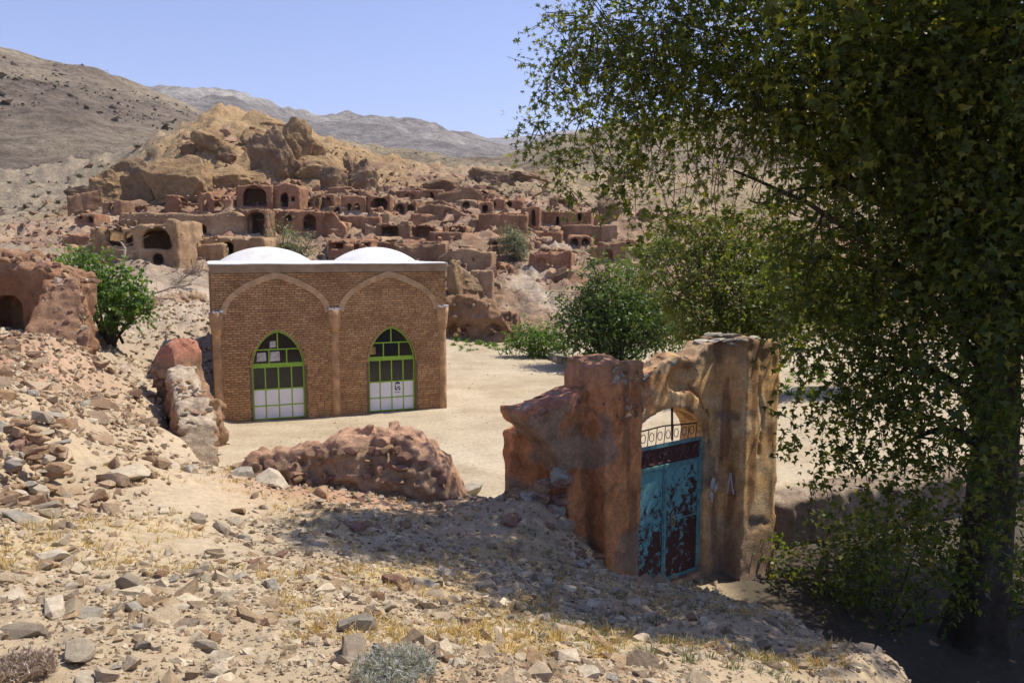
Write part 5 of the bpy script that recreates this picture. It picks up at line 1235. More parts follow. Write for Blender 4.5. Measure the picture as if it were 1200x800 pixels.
sz = np.clip(r * rng.uniform(0.0012, 0.0035, len(x)), 0.02, 0.09)
scatter('yard_gravel', 'rubble', 'scattered gravel on the trodden yard floor', 'gravel', np.stack([x, y, terrain(x, y)], 1), sz)
# stones big enough to be picked up one by one
PLB = {'grey': 'grey stone piled against the broken gateway wing', 'red': 'reddish stone piled against the broken gateway wing', 'ochre': 'ochre stone piled against the broken gateway wing', 'pale': 'pale stone piled against the broken gateway wing'}
def ground_stone(px, py, wpx, kind, shape, label=None, group=None, flat=1.0, rot=None, name='stone'):
    q = hit(px, py); s = wpx / F * math.hypot(q[1], q[2] - CAMZ) * 1.12
    return put_stone(name, kind, shape, (q[0], q[1], q[2] + s * 0.10 * flat), (s, s, s * flat), rot, None, label, 'stone', group)
special = [
    (148, 560, 46, 'pale', 7, 'large flat topped pale boulder beside the path', 0.8), (92, 767, 48, 'pale', 8, 'cream flat stone among yellow grass near the pink scrub', 0.7),
    (100, 722, 46, 'grey', 4, 'long blue grey slab lying behind the cream flat stone', 0.6), (62, 716, 40, 'pale', 1, 'whitish stone beside the long blue grey slab', 0.7),
    (318, 566, 44, 'pale', 9, 'round white boulder at the left end of the red wall', 1.0), (286, 556, 28, 'grey', 9, 'grey rounded boulder next to the round white boulder', 1.0),
    (420, 738, 50, 'grey', 3, 'grey wedge slab with dark hollow under it on the slope', 0.9), (412, 768, 52, 'pale', 1, 'broad white slab just above the silver scrub', 0.6),
    (150, 690, 34, 'pale', 5, 'upright tan rock alone on the bare patch', 1.2), (318, 690, 26, 'grey', 1, 'flat grey stone right of the upright tan rock', 0.7),
    (545, 580, 46, 'grey', 9, 'long dark boulder fallen at the right end of the red wall', 0.7), (470, 566, 30, 'ochre', 0, 'ochre slab propped against the red wall face', 0.8),
    (600, 610, 30, 'red', 9, 'dark reddish boulder in the shade below the red wall', 0.9), (420, 620, 24, 'red', 0, 'reddish lump stone in the middle of the slope', 0.9),
    (232, 610, 20, 'pale', 2, 'tan cube like stone at the path edge', 0.9), (280, 600, 22, 'ochre', 0, 'ochre flake stone beside the path', 0.7),
    (345, 545, 22, 'pale', 1, 'pale slab in front of the red wall hollow', 0.6), (570, 690, 26, 'grey', 2, 'light grey block at the edge of the tree shade', 0.8),
    (690, 790, 30, 'pale', 3, 'pale block at the foot of the slope near the lane', 0.8), (660, 740, 22, 'pale', 0, 'white stone standing out in the dappled shade', 0.9),
    (40, 535, 34, 'ochre', 8, 'blocky brown stone topping the dry stone stack', 1.0), (25, 610, 40, 'grey', 7, 'dark grey boulder below the dry stone stack', 0.7),
]
for (px, py, w, kd, sh, lb, fl) in special: ground_stone(px, py, w, kd, sh, lb, None, fl)
# dry stone stack at the edge of the heap on the left
for k in range(46):
    px, py = rng.uniform(0, 72), rng.uniform(492, 592); q = hit(px, py); s = q[1] * rng.uniform(0.012, 0.028); kd = str(rng.choice(['ochre', 'pale', 'grey', 'ochre']))
    fl = rng.uniform(0.7, 1.1); shp = int(rng.choice([0, 2, 5, 7, 8, 9])); up = rng.uniform(0, 0.28) * (1 if 520 < py < 580 else 0.3)
    put_stone('stone', kd, shp, (q[0], q[1] + 0.1, q[2] + s * 0.1 + up), (s * 1.25, s, s * fl), (rng.uniform(-0.2, 0.2), rng.uniform(-0.2, 0.2), rng.uniform(-0.6, 0.6)), None,
              f'{"big" if s > 0.26 else "medium" if s > 0.18 else "small"} {dict(ochre="ochre brown", pale="pale cream", grey="grey")[kd]} {"rounded" if shp >= 7 else "squared"} stone in the tumbled dry stone stack', 'stone', 'stones of the dry stone stack')
# heap of stones against the gateway wing
for k in range(46):
    px, py = rng.uniform(592, 662), rng.uniform(545, 640)
    q = hit(min(px, 640), max(py, 585)); s = rng.uniform(0.16, 0.36); top = (px - 592) / 70
    kd = str(rng.choice(['grey', 'red', 'ochre', 'red', 'grey', 'pale']))
    base = P(px, py, 11.35 + 0.5 * (1 - top) + rng.uniform(-0.1, 0.1)); z = max(min(base[2], 0.75 + 0.85 * top), tz(base[0], base[1]) + 0.03)
    put_stone('stone', kd, int(rng.integers(0, 10)), (base[0], base[1] + 0.1, z), (s * 1.1, s, s * 1.1), None, None, ('big ' if s > 0.29 else 'medium ' if s > 0.22 else 'small ') + PLB[kd], 'stone', 'stones piled against the gateway')
MARKS = [(hit(a, b), l) for a, b, l in [(148, 560, 'the large flat topped boulder'), (92, 767, 'the cream flat stone'), (100, 722, 'the blue grey slab'), (320, 552, 'the round white boulder'), (420, 738, 'the grey wedge slab'),
         (412, 768, 'the broad white slab'), (150, 690, 'the upright tan rock'), (545, 580, 'the end of the red wall'), (430, 575, 'the red wall'), (462, 792, 'the silver scrub'), (25, 780, 'the pink scrub'), (38, 590, 'the dry stone stack'),
         (690, 655, 'the gateway pier'), (800, 705, 'the metal door'), (225, 510, 'the plastered wall end'), (110, 455, 'the ruined room'), (570, 690, 'the light grey block'), (690, 790, 'the pale block by the lane'), (20, 420, 'the arched wall niche'), (232, 610, 'the path edge')]]
def stone_label(kd, s, fl, shape, p):
    col = {'pale': 'pale cream', 'grey': 'grey', 'ochre': 'ochre brown', 'red': 'dull red'}[kd]
    sizew = 'small' if s < 0.11 else ('medium' if s < 0.19 else 'big')
    shp = 'rounded block' if shape >= 7 else ('flat flake' if fl < 0.78 else ('angular stone' if fl < 1.0 else 'chunky stone'))
    d = [np.hypot(q[0][0] - p[0], q[0][1] - p[1]) for q in MARKS]; k = int(np.argmin(d))
    return f'{sizew} {col} {shp} lying {"beside" if d[k] < 0.7 else "nearest to"} {MARKS[k][1]}'
cnt = 0
x, y, r = spots(6000, 3.4, 17, -35, 26)
dn = density(x, y) * np.where(x < -4.5, 1.3, 1.0)
for i in range(len(x)):
    if cnt >= 215: break
    if rng.random() > dn[i] * 0.9 or (x[i] > 3.4 and y[i] > 6): continue
    s = r[i] * rng.uniform(0.0115, 0.023) * (1 + rng.pareto(3) * 0.5)
    if s > 0.5: continue
    heap = x[i] < -5.0 and y[i] > 7.5
    kd = str(rng.choice(['pale', 'grey', 'ochre', 'red'], p=[0.55, 0.16, 0.22, 0.07]))
    fl = rng.uniform(0.6, 1.15)
    shp_ = int(rng.choice([0, 1, 2, 3, 4, 5, 6, 7, 8], p=[.13, .13, .13, .13, .13, .1, .1, .08, .07]))
    put_stone('stone', kd, shp_, (x[i], y[i], tz(x[i], y[i]) + s * 0.05), (s * rng.uniform(0.9, 1.3), s, s * fl), None, None,
              stone_label(kd, s, fl, shp_, (x[i], y[i])), 'stone', 'loose stones on the rubble slope')
    cnt += 1

# ------------------------------------------------------------------ dry grass and scrub in the foreground
x, y, r = spots(7500, 2.8, 15, -36, 24)
gm = fbm(np.stack([x, y, 0 * x], -1) * 0.8 + 40, 3)
kp = (gm > -0.02) & (edge_s(x, y) < -0.4) & (rng.random(len(x)) < 0.8) & ~((x > 3.0)); x, y, r = x[kp], y[kp], r[kp]
tufts('dry_grass', M['straw'], 'yellow dry grass tufts growing between the stones', 'grass', np.stack([x, y, terrain(x, y) - 0.01], 1), rng.uniform(0.05, 0.13, len(x)), 8, 1.0, 0.85, 0.035)
x, y, r = spots(500, 5.0, 12.5, -12, 20); kp = (edge_s(x, y) < -0.3) & (x > 0.0) & (x < 2.9); x, y = x[kp], y[kp]
tufts('olive_grass', M['leaf_grey'], 'olive green weeds on the shaded slope before the gateway', 'grass', np.stack([x, y, terrain(x, y) - 0.01], 1), rng.uniform(0.05, 0.13, len(x)), 16, 1.0, 0.7, 0.03)
def scrub_bush(name, label, m, px, py, w, h_, nst, y0=0):
    q = hit(px, py, y0); t = thing(name, label, 'scrub', q); s = w / F * q[1] / 2
    pts = []; mb = MB()
    for k in range(nst):
        a = rng.uniform(0, 6.28); rr_ = s * math.sqrt(rng.random()); ln = h_ * rng.uniform(0.5, 1.0) * (1.15 - 0.5 * rr_ / s)
        b = np.array([math.cos(a) * rr_ * 0.6, math.sin(a) * rr_ * 0.6, -0.02]); tip = np.array([math.cos(a) * rr_ * 1.05, math.sin(a) * rr_ * 1.05, ln])
        mb.tube([b, (b + tip) / 2 + rng.normal(0, 0.012, 3), tip], [0.0028, 0.002, 0.0012], 3, cap=False)
        for j in range(5): pts.append(b + (tip - b) * rng.uniform(0.25, 1.0))
    mb.build('stems', m, t, kind='stuff')
    tufts('leaves', m, None, None, np.array(pts), rng.uniform(0.02, 0.045, len(pts)), 7, 1.0, 0.8, 0.06, parent=t)
scrub_bush('silver_scrub', 'silvery grey scrub bush at the foot of the slope', M['silver'], 462, 795, 105, 0.12, 240)
scrub_bush('pink_scrub', 'dry pinkish scrub beside the cream flat stone', M['pinkscrub'], 25, 790, 80, 0.09, 160)

# ------------------------------------------------------------------ trees and bushes
def leaf_shape(kind):
    if kind == 'plane':                     # five-pointed lobed leaf, slightly folded
        pts = [(0, 0, 0)]
        ang = [-150, -112, -78, -48, -22, 0, 22, 48, 78, 112, 150]; rad = [0.30, 0.62, 0.30, 0.86, 0.36, 1.0, 0.36, 0.86, 0.30, 0.62, 0.30]
        pts += [(math.sin(R(a)) * r_ * 0.55, 0.25 + math.cos(R(a)) * r_ * 0.6, 0.10 * abs(math.sin(R(a))) * r_ - 0.06 * r_) for a, r_ in zip(ang, rad)]
        v = np.array(pts); v[0] = (0, 0.25, 0)
        f = np.array([[0, i, i + 1] for i in range(1, 11)]); return v, f
    if kind == 'lobed':                     # the same leaf, fewer corners
        v = np.array([(0, 0, 0), (-0.50, 0.30, 0.05), (-0.16, 0.45, -0.02), (0, 0.95, -0.06), (0.16, 0.45, -0.02), (0.50, 0.30, 0.05)]); return v, np.array([[0, 2, 1], [0, 4, 2], [2, 4, 3], [0, 5, 4]])
    if kind == 'oval':
        v = np.array([(0, 0, 0), (-0.3, 0.4, 0.05), (0.3, 0.4, 0.05), (0, 1, -0.05)]); return v, np.array([[0, 2, 1], [1, 2, 3]])
    v = np.array([(0, 0, 0), (-0.13, 0.45, 0.03), (0.13, 0.45, 0.03), (0, 1, -0.06)]); return v, np.array([[0, 2, 1], [1, 2, 3]])
def unit(v): return v / (np.linalg.norm(v, axis=-1, keepdims=True) + 1e-9)
def leaves(mb, p, axis, size, kind):
    """p leaf bases, axis leaf directions"""
    v, f = leaf_shape(kind); n = len(p); axis = unit(axis)
    up = unit(np.array([0, 0, 1.0]) + rng.normal(0, 0.55, (n, 3))); side = unit(np.cross(axis, up)); nrm = np.cross(side, axis)
    w = p[:, None] + size[:, None, None] * (v[None, :, 0:1] * side[:, None] + v[None, :, 1:2] * axis[:, None] + v[None, :, 2:3] * nrm[:, None])
    ff = f[None] + (np.arange(n) * len(v))[:, None, None]
    mb.add(w.reshape(-1, 3), [ff.reshape(-1, 3)])
def foliage(blobs, twigs_per_m3, lpt, lsize, kind, droop=0.35, twl=0.6, lmb=None, tmb=None, minc=6, twr=0.006):
    """sprays of leaves on twigs filling a union of uneven blobs (x, y, z, r)"""
    lmb = lmb or MB(); tmb = tmb or MB()
    for (bx_, by, bz, br) in blobs:
        n = max(minc, int(4.19 * br ** 3 * twigs_per_m3)); c = np.array([bx_, by, bz])
        d = unit(rng.normal(size=(n, 3))); rad = br * rng.random(n) ** 0.45
        lump = 1 + 0.30 * fbm(d * 1.7 + c, 2); st = c + d * (rad * lump)[:, None]
        dr = unit(d * 0.8 + rng.normal(0, 0.6, (n, 3)) - np.array([0, 0, droop])); L = twl * rng.uniform(0.5, 1.2, n)
        for k in range(lpt):
            t = (k + 0.6) / lpt; p = st + dr * (L * t)[:, None] - np.array([0, 0, 1]) * (L * t * t * 0.25 * droop)[:, None]
            ax = dr * 0.6 + rng.normal(0, 0.75, (n, 3)) - np.array([0, 0, 0.35 + droop * 0.5])
            leaves(lmb, p + rng.normal(0, 0.02, (n, 3)), ax, lsize * rng.uniform(0.45, 1.3, n), kind)
        for i in range(0, n, 4):
            e = st[i] + dr[i] * L[i] - np.array([0, 0, L[i] * 0.22 * droop]); b = c + (st[i] - c) * 0.55
            tmb.tube([b, st[i], e], [twr * 1.8, twr, twr * 0.4], 3, cap=False)
    return lmb, tmb
def limb(tmb, a, b, r0, r1, sag=0.0, n=9, wob=0.05, sides=8):
    a, b = np.array(a, float), np.array(b, float); t = np.linspace(0, 1, n)[:, None]
    p = a + (b - a) * t + np.array([0, 0, 1.0]) * sag * np.sin(math.pi * t)
    L = np.linalg.norm(b - a); w = np.cumsum(rng.normal(0, wob * L / n, (n, 3)), 0); p = p + w * np.sin(math.pi * t)
    tmb.tube(p, r0 + (r1 - r0) * np.linspace(0, 1, n) ** 0.8, sides)
    return p

# --- the great plane tree
TB = np.array([7.35, 12.1, tz(7.35, 12.1)])
plane = thing('plane_tree', 'huge spreading plane tree whose low boughs shade the gateway', 'tree', TB)
def bl(px, py, Y, r_): q = P(px, py, Y) - TB; return (q[0], q[1], q[2], r_)
B1 = [bl(*q) for q in [
    (700, 20, 11.6, .85), (668, 60, 11.5, .5), (640, 92, 11.5, .34), (632, 135, 11.6, .36), (640, 168, 11.6, .26), (690, 120, 11.8, .7), (655, 190, 11.8, .22), (700, 185, 12.0, .42), (740, 70, 11.5, .9), (770, 20, 11.5, 1.0), (740, 140, 12, .55), (668, 222, 12.0, .14), (735, 195, 12.4, .2),
    (790, 95, 11.8, .8), (830, 40, 11.5, 1.0), (850, 110, 12, .75), (815, 150, 12.3, .5), (890, 60, 11.4, 1.1), (910, 130, 12, .9), (770, 175, 12.4, .34), (778, 225, 12.6, .3), (800, 262, 12.6, .26), (830, 222, 12.8, .22), (868, 175, 12.6, .35), (745, 235, 12.6, .22), (765, 265, 12.7, .22), (820, 185, 12.5, .35), (850, 255, 13, .25), (880, 225, 13, .3), (720, 215, 12.2, .2),
    (960, 40, 11, 1.2), (980, 120, 11.6, 1.1), (960, 190, 12.6, .6), (1040, 60, 11, 1.3), (1050, 150, 11.4, 1.2), (1120, 60, 11, 1.4), (1140, 150, 11.2, 1.3), (1190, 80, 10.6, 1.4), (1200, 200, 11.2, 1.2),
    (1030, 230, 12.2, .9), (1090, 240, 11.8, 1.0), (1160, 280, 11.6, 1.0), (1220, 320, 11.5, 1.0),
    (905, 255, 13.2, .55), (960, 270, 13, .75), (1010, 310, 12.8, .9), (930, 320, 13.4, .6), (980, 370, 13.2, .7), (1060, 330, 12.4, .8), (1060, 400, 12.4, .75), (935, 395, 13.4, .5), (1000, 440, 12.8, .6),
    (945, 450, 13.2, .42), (935, 505, 13, .26), (975, 510, 12.8, .45), (1030, 500, 12.4, .6), (1010, 555, 12.4, .34), (1060, 560, 12, .5), (965, 560, 12.8, .2), (1075, 470, 12.0, .6), (1090, 610, 11.4, .5), (960, 340, 13, .6), (960, 430, 12.9, .5), (1000, 390, 12.9, .6), (1030, 460, 12.5, .6), (1050, 360, 12.5, .7), (985, 470, 12.9, .45), (1010, 520, 12.6, .45), (1090, 520, 11.8, .5), (1060, 430, 12.1, .6), (1140, 260, 11.0, .8), (1170, 350, 10.7, .6), (1130, 470, 10.8, .55), (1180, 520, 10.6, .5), (1150, 560, 10.7, .45), (1120, 400, 11.0, .6), (1190, 610, 10.5, .4), (1040, 550, 12.1, .4), (940, 365, 13.2, .4), (1160, 660, 10.9, .35), (1190, 430, 10.5, .5), (1140, 430, 11.0, .6), (1150, 500, 10.9, .5), (1190, 330, 10.6, .7), (1200, 470, 10.6, .6), (1120, 590, 11.0, .4), (1150, 620, 10.9, .3), (1130, 340, 11.6, .7), (1180, 400, 11.2, .6),
    (1050, 640, 11.6, .35), (1110, 540, 11.2, .45), (1190, 560, 10.8, .4), (1040, 600, 12.4, .4)]]
nB = len(B1)
# the part of the crown above and beyond the picture
for k in range(44):
    a = rng.uniform(0, 6.28); rr_ = 6.2 * math.sqrt(rng.random()); zz = rng.uniform(8.4, 13.2); f_ = math.sqrt(max(0.05, 1 - ((zz - 8.0) / 6.2) ** 2)); rr_ *= f_
    B1.append((rr_ * math.cos(a) - 0.6, np.clip(rr_ * math.sin(a) * 0.8, -2.2, 1.6), zz, rng.uniform(0.6, 1.05)))
for k in range(16):
    a = rng.uniform(-1.0, 0.6); rr_ = rng.uniform(2.0, 6.0); B1.append((rr_ * math.cos(a), rr_ * math.sin(a), rng.uniform(4.0, 9.0), rng.uniform(0.7, 1.2)))
for k in range(34): B1.append((rng.uniform(0.0, 5.0), rng.uniform(-2.4, 1.6), rng.uniform(5.0, 11.0), rng.uniform(0.8, 1.2)))
for k in range(16): B1.append((rng.uniform(1.4, 5.0), rng.uniform(1.4, 4.2), rng.uniform(4.2, 9.5), rng.uniform(0.7, 1.1)))
for k in range(15): B1.append((rng.uniform(-3.4, 0.8), rng.uniform(-4.2, -2.4), rng.uniform(9.0, 12.0), rng.uniform(0.45, 0.8)))
lm, tm = foliage(B1[:24], 62, 6, 0.125, 'plane', 0.45, 0.5, twr=0.007, minc=14)
foliage(B1[24:nB], 58, 6, 0.13, 'lobed', 0.45, 0.6, lm, tm, minc=14)
foliage(B1[nB:], 38, 6, 0.135, 'lobed', 0.35, 0.7, lm, tm)
lm.build('crown', M['leaf_plane'], plane, kind='stuff')
tm.build('twigs', M['bark'], plane, kind='stuff')
# trunk: flared, fluted
tt = np.linspace(0, 1, 15); ctr = np.stack([0.15 * np.sin(tt * 3), 0.1 * np.sin(tt * 2 + 1) - 0.1, -0.4 + tt * 5.6], 1)
tk = MB(); n = 28; th_ = np.arange(n) * 2 * math.pi / n; V = []
for c, t in zip(ctr, tt):
    r0 = 0.37 + 0.26 * math.exp(-t * 9) - 0.08 * t
    rr_ = r0 * (1 + 0.07 * np.sin(th_ * 5 + t * 2) * (1.3 - t) + 0.05 * np.sin(th_ * 9 + 3 * t)); V.append(np.stack([c[0] + rr_ * np.cos(th_), c[1] + rr_ * np.sin(th_), np.full(n, c[2])], 1))
V = np.concatenate(V); V = V + 0.03 * np.stack([fbm(V * 2.1 + k, 3) for k in (1, 5, 9)], 1)
i = np.arange(14)[:, None] * n; j = np.arange(n)[None]; k = (j + 1) % n
tk.add(V, [np.stack([i + j, i + k, i + n + k, i + n + j], -1).reshape(-1, 4)]).build('trunk', M['bark'], plane, smooth=True)
fork = ctr[-1] - np.array([0, 0, 0.5])
tips = [(-3.4, -0.4, 9.4), (-4.6, 0.2, 9.0), (-2.2, 2.0, 9.5), (0.6, 2.8, 9.0), (2.6, 1.2, 9.2), (1.4, -1.6, 9.5), (-1.0, -1.2, 10.2), (3.5, -1, 7.6)]
for tpt in tips:
    mb = MB(); p_ = limb(mb, fork + rng.normal(0, 0.12, 3), tpt, 0.19, 0.05, 0.5, 11, 0.10)
    for q in range(5):
        s_ = p_[5 + q]; e = s_ + unit(rng.normal(0, 1, 3) + np.array([0, 0, 0.1])) * rng.uniform(1.2, 2.4); limb(mb, s_, e, 0.04, 0.012, 0.1, 7, 0.12, 6)
    mb.build('branch', M['bark'], plane, smooth=True)
for (a_, b_) in (((0, 0, 3.6), bl(1000, 420, 12.8, 0)[:3]), ((0, 0, 4.2), bl(945, 300, 13.3, 0)[:3]), ((0, 0, 4.6), bl(860, 200, 12.6, 0)[:3]), ((0, 0, 3.0), bl(1040, 540, 12.4, 0)[:3])):
    mb = MB(); p_ = limb(mb, a_, b_, 0.09, 0.02, 0.5, 12, 0.12, 7)
    for q in range(7):
        s_ = p_[4 + q]; e = s_ + unit(rng.normal(0, 1, 3) - np.array([0, 0, 0.4])) * rng.uniform(0.5, 1.2); limb(mb, s_, e, 0.025, 0.008, 0, 6, 0.2, 5)
    mb.build('branch', M['bark'], plane, smooth=True)
# bare hanging twigs in the gap under the left boughs
mb = MB()
for k in range(42):
    px = rng.uniform(690, 900); py = rng.uniform(130, 200); s_ = P(px, py, rng.uniform(11.8, 12.8)) - TB
    p_ = limb(mb, s_, s_ + np.array([rng.normal(0, 0.25), rng.normal(0, 0.2), -rng.uniform(0.4, 1.0)]), 0.011, 0.004, 0, 7, 0.25, 4)
    for q in range(3):
        u_ = p_[2 + q]; limb(mb, u_, u_ + np.array([rng.normal(0, 0.15), rng.normal(0, 0.15), -rng.uniform(0.05, 0.35)]), 0.006, 0.003, 0, 5, 0.3, 3)
mb.build('hanging_twigs', M['twig'], plane, kind='stuff')
# single leaves at the lit fringe
v, f = leaf_shape('plane'); lme = MB().add(v, [f]).mesh('leaf'); lme.materials.append(M['leaf_plane'])
fr_ = [q for q in B1[:24] if q[3] < 0.6]
for k in range(180):
    q = fr_[k % len(fr_)]; d = unit(rng.normal(size=3)); d[1] = -abs(d[1]); p = np.array(q[:3]) + d * q[3] * rng.uniform(0.9, 1.3)
    o = link('leaf', lme, plane); o.location = p; s_ = float(rng.uniform(0.10, 0.18)); o.scale = (s_, s_, s_)
    o.rotation_euler = (rng.uniform(-1.9, -0.6), rng.uniform(-0.7, 0.7), rng.uniform(0, 6.28))

# --- smaller trees and bushes
def bush(name, label, cat, base, blobs, m, lsize, kind='oval', tw=40, lpt=7, twl=0.4, stems=6, stemr=0.04, droop=0.1, trunk=None):
    t = thing(name, label, cat, base)
    bb = [tuple(np.array(q[:3]) - base) + (q[3],) for q in blobs]
    lm_, tm_ = foliage(bb, tw, lpt, lsize, kind, droop, twl, twr=stemr * 0.15)
    lm_.build('crown', m, t, kind='stuff')
    tmb = MB()
    for q in bb[:max(stems, 1) * 3]:
        limb(tmb, (rng.normal(0, 0.15), rng.normal(0, 0.15), -0.1), (q[0], q[1], q[2]), stemr, stemr * 0.35, 0.1, 7, 0.1, 5)
    tmb.build('stems', M['bark'], t, kind='stuff'); tm_.build('twigs', M['bark'], t, kind='stuff')
    if trunk:
        mb = MB(); limb(mb, trunk[0], trunk[1], trunk[2], trunk[3], 0.0, 9, 0.06, 10); mb.build('trunk', M['bark'], t, smooth=True)
    return t
def wb_(px, py, Y, rpx): q = P(px, py, Y); return (q[0], q[1], q[2], rpx / F * Y)
base = hit(632, 418); Y = base[1]
bush('round_bush', 'bright green round bush at the back of the yard by the kerb', 'bush', base, [wb_(a, b, Y + c, r_) for a, b, c, r_ in [(630, 397, 0, 17), (608, 398, .3, 13), (650, 400, 0, 14), (620, 385, .5, 11), (643, 385, .5, 10), (598, 405, 0, 9), (665, 405, -.2, 9), (630, 408, -.4, 14)]], M['leaf_bush'], 0.13, 'oval', 130, 8, 0.4)
base = hit(725, 425, 30); base = np.array([base[0], 33.0, 0.0]); base[0] = P(725, 420, 33)[0]
bush('fig_shrub', 'big dark green fig like shrub growing behind the gateway', 'shrub', base, [wb_(a, b, 33 + c, r_) for a, b, c, r_ in [(720, 365, 0, 34), (690, 372, .5, 26), (755, 380, 0, 30), (740, 345, .8, 24), (705, 335, .6, 20), (672, 360, 1, 14), (700, 315, 1, 12), (760, 350, 1.5, 26), (690, 395, -.5, 24), (730, 400, -.6, 28), (785, 385, 0.5, 24), (665, 385, 0, 14), (680, 345, 1, 14), (720, 320, 1, 12), (690, 300, 1, 6), (655, 372, .5, 9), (662, 398, -.3, 10), (800, 370, .5, 16), (712, 302, 1, 7), (735, 318, 1, 9), (650, 350, .8, 5)]], M['leaf_dark'], 0.15, 'oval', 75, 8, 0.85, 8, 0.06)
B2 = [(800, 255, 1.2, 16), (775, 275, 1.2, 14), (835, 285, .6, 24), (760, 320, 1, 18), (830, 330, 0, 30), (800, 300, 1, 22), (860, 300, .6, 30), (900, 330, 0, 34), (870, 360, -.6, 36), (820, 375, -.6, 30), (790, 345, .3, 22), (920, 290, 1, 30), (850, 262, 1.4, 16), (810, 268, 1.4, 10), (770, 300, 1.5, 10), (890, 255, 1.2, 18), (940, 350, .5, 30), (905, 385, -.6, 34), (860, 400, -.8, 30), (960, 310, 1, 28), (985, 370, 1, 30), (1020, 340, 2, 34)]
bq = np.array([P(870, 430, 26)[0], 26.0, 0.0])
bush('yellow_green_tree', 'yellowish green small tree standing in the yard behind the gateway', 'tree', bq, [wb_(a, b, 26 + c, r_) for a, b, c, r_ in B2], M['leaf_yellow'], 0.13, 'oval', 135, 8, 0.5, 8, 0.05, trunk=((0, 0, -0.2), (0.1, 0.2, 1.9), 0.16, 0.09))
base = hit(128, 400, 22); Y = base[1]; print('leaning', base)
bush('leaning_tree', 'leafy green tree with a leaning grey trunk in the gully', 'tree', base, [wb_(a, b, Y + c, r_) for a, b, c, r_ in [(125, 335, 0, 26), (100, 318, .5, 22), (82, 307, .8, 14), (150, 348, 0, 25), (168, 352, .2, 15), (138, 362, -.4, 22), (112, 345, -.3, 22), (150, 328, .5, 15), (90, 325, .5, 16), (74, 300, 1, 9), (120, 312, .4, 15), (165, 370, .3, 12)]], M['leaf_bush'], 0.13, 'oval', 130, 8, 0.4, 4, 0.05, trunk=((0, 0, -0.2), tuple(np.array(wb_(134, 352, Y, 1)[:3]) - base), 0.20, 0.09))
base = hit(335, 312, 44); Y = base[1] - 1
bush('village_tree', 'grey green tree growing among the ruins behind the left dome', 'tree', base, [wb_(a, b, Y + c, r_) for a, b, c, r_ in [(335, 285, 0, 14), (322, 275, 1, 9), (350, 288, 0, 12), (340, 270, 1, 8), (362, 284, 0, 8), (315, 285, 0, 8), (348, 296, -.5, 10), (330, 264, 1, 5), (318, 262, 1, 4)]], M['leaf_grey'], 0.26, 'long', 40, 8, 0.8, 6, 0.06)
base = hit(602, 303, 50); Y = base[1]
bush('mulberry_bush', 'tall olive green bush beside the footpath below the village', 'bush', base, [wb_(a, b, Y + c, r_) for a, b, c, r_ in [(602, 284, 0, 13), (593, 276, .4, 9), (611, 278, .4, 9), (600, 270, .6, 7), (608, 293, -.3, 11), (592, 290, 0, 9), (603, 299, 0, 10)]], M['leaf_grey'], 0.26, 'long', 45, 8, 0.7, 6, 0.05)
for (a, b, r_, lb) in [(752, 292, 12, 'light green bush behind the fig shrub'), (775, 288, 14, 'pale bush between the fig shrub and the yellowish tree'), (735, 312, 12, 'small bush above the fig shrub')]:
    base = hit(a, b + r_, 42); Y = base[1]
    bush('hillside_bush', lb, 'bush', base, [wb_(a + dx, b + dy, Y, r_ * k) for dx, dy, k in ((0, 0, .8), (-r_ * .6, 2, .6), (r_ * .6, 2, .6))], M['leaf_bush'], 0.26, 'oval', 30, 7, 0.7, 3, 0.04)
# weeds at the back edge of the yard and along the lane
x = rng.uniform(-3.2, 5.0, 150); y = rng.uniform(38.5, 44.5, 150)
tufts('green_weeds', M['leaf_bush'], 'short green weeds along the back edge of the yard', 'weeds', np.stack([x, y, terrain(x, y)], 1), rng.uniform(0.15, 0.4, 150), 22, 0.8, 0.9, 0.06)
x = rng.uniform(8, 22, 90); y = rng.uniform(26, 34, 90)
tufts('green_weeds', M['leaf_bush'], 'green weeds in the sunny yard beyond the plane tree boughs', 'weeds', np.stack([x, y, terrain(x, y)], 1), rng.uniform(0.15, 0.4, 90), 22, 0.8, 0.9, 0.06)
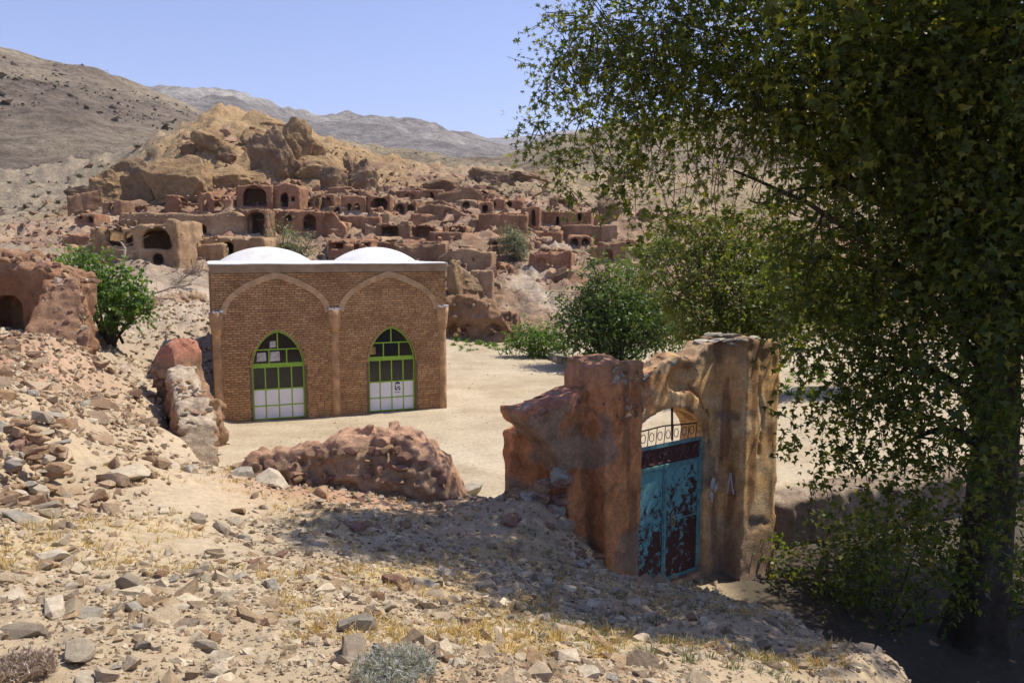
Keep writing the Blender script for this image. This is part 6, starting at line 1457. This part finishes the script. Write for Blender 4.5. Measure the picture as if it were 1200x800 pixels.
# dark undergrowth and suckers round the foot of the plane tree
ub = [(TB[0] + a, TB[1] + b, TB[2] + c, r_) for a, b, c, r_ in [(-1.3, 0.3, 0.7, .5), (-1.8, 1.0, 0.5, .5), (-0.9, -0.5, 1.1, .45), (-2.3, 1.8, 0.45, .5), (-1.2, 1.6, 1.0, .6), (0.9, -0.8, 0.9, .5), (-0.8, 0.2, 1.7, .5), (-2.9, 2.6, 0.4, .4), (-0.6, 2.2, 0.6, .6), (1.4, 0.6, 0.8, .6)]]
bush('undergrowth', 'dark suckers and undergrowth round the foot of the plane tree', 'bush', TB + np.array([-1.2, 0.5, 0]), ub, M['leaf_plane'], 0.10, 'oval', 150, 8, 0.4, 4, 0.02)
# dry fallen branches on the terrace
def deadwood(label, pts, n=22, r0=0.06):
    b = hit(pts[0][0], pts[0][1], 20); t = thing('dead_branch', label, 'branch', b); mb = MB()
    pp = [P(a, c, b[1] + 0.4 * i) - b for i, (a, c) in enumerate(pts)]
    for a, c in zip(pp[:-1], pp[1:]): limb(mb, a, c, r0, r0 * 0.7, 0, 7, 0.05, 7)
    for k in range(n):
        i = int(rng.integers(0, len(pp) - 1)); s_ = pp[i] + (pp[i + 1] - pp[i]) * rng.random()
        e = s_ + np.array([rng.normal(0.3, 0.5), rng.normal(0, 0.4), rng.uniform(-0.1, 0.7)]); p_ = limb(mb, s_, e, 0.022, 0.006, 0, 6, 0.15, 4)
        for q in range(3): limb(mb, p_[2 + q], p_[2 + q] + rng.normal(0, 0.25, 3), 0.01, 0.003, 0, 5, 0.2, 3)
    mb.build('wood', M['twig'], t, kind='stuff')
deadwood('bare grey fallen branch arching across the terrace behind the brick building', [(165, 356), (180, 344), (200, 337), (225, 333)], 8, 0.05)
deadwood('bare dead tree standing over the leaning green tree', [(142, 325), (145, 305), (147, 292), (142, 284)], 9, 0.07)
deadwood('brushwood heap on the slope left of the left dome', [(205, 335), (220, 322), (236, 318)], 40, 0.03)

# ------------------------------------------------------------------ the dusty air of the valley
hz = MB().box(-7000, 7000, -400, 7000, -4.0, 800).mesh('haze')
hm = bpy.data.materials.new('haze'); hm.use_nodes = True; hn = hm.node_tree; hn.nodes.clear()
pv = hn.nodes.new('ShaderNodeVolumePrincipled'); pv.inputs['Color'].default_value = (0.86, 0.90, 0.98, 1); pv.inputs['Density'].default_value = 0.00011; pv.inputs['Anisotropy'].default_value = 0.2
ho = hn.nodes.new('ShaderNodeOutputMaterial'); hn.links.new(pv.outputs[0], ho.inputs['Volume']); hz.materials.append(hm)
tag(link('haze', hz, kind='stuff'), 'thin dusty haze filling the valley air', 'haze')
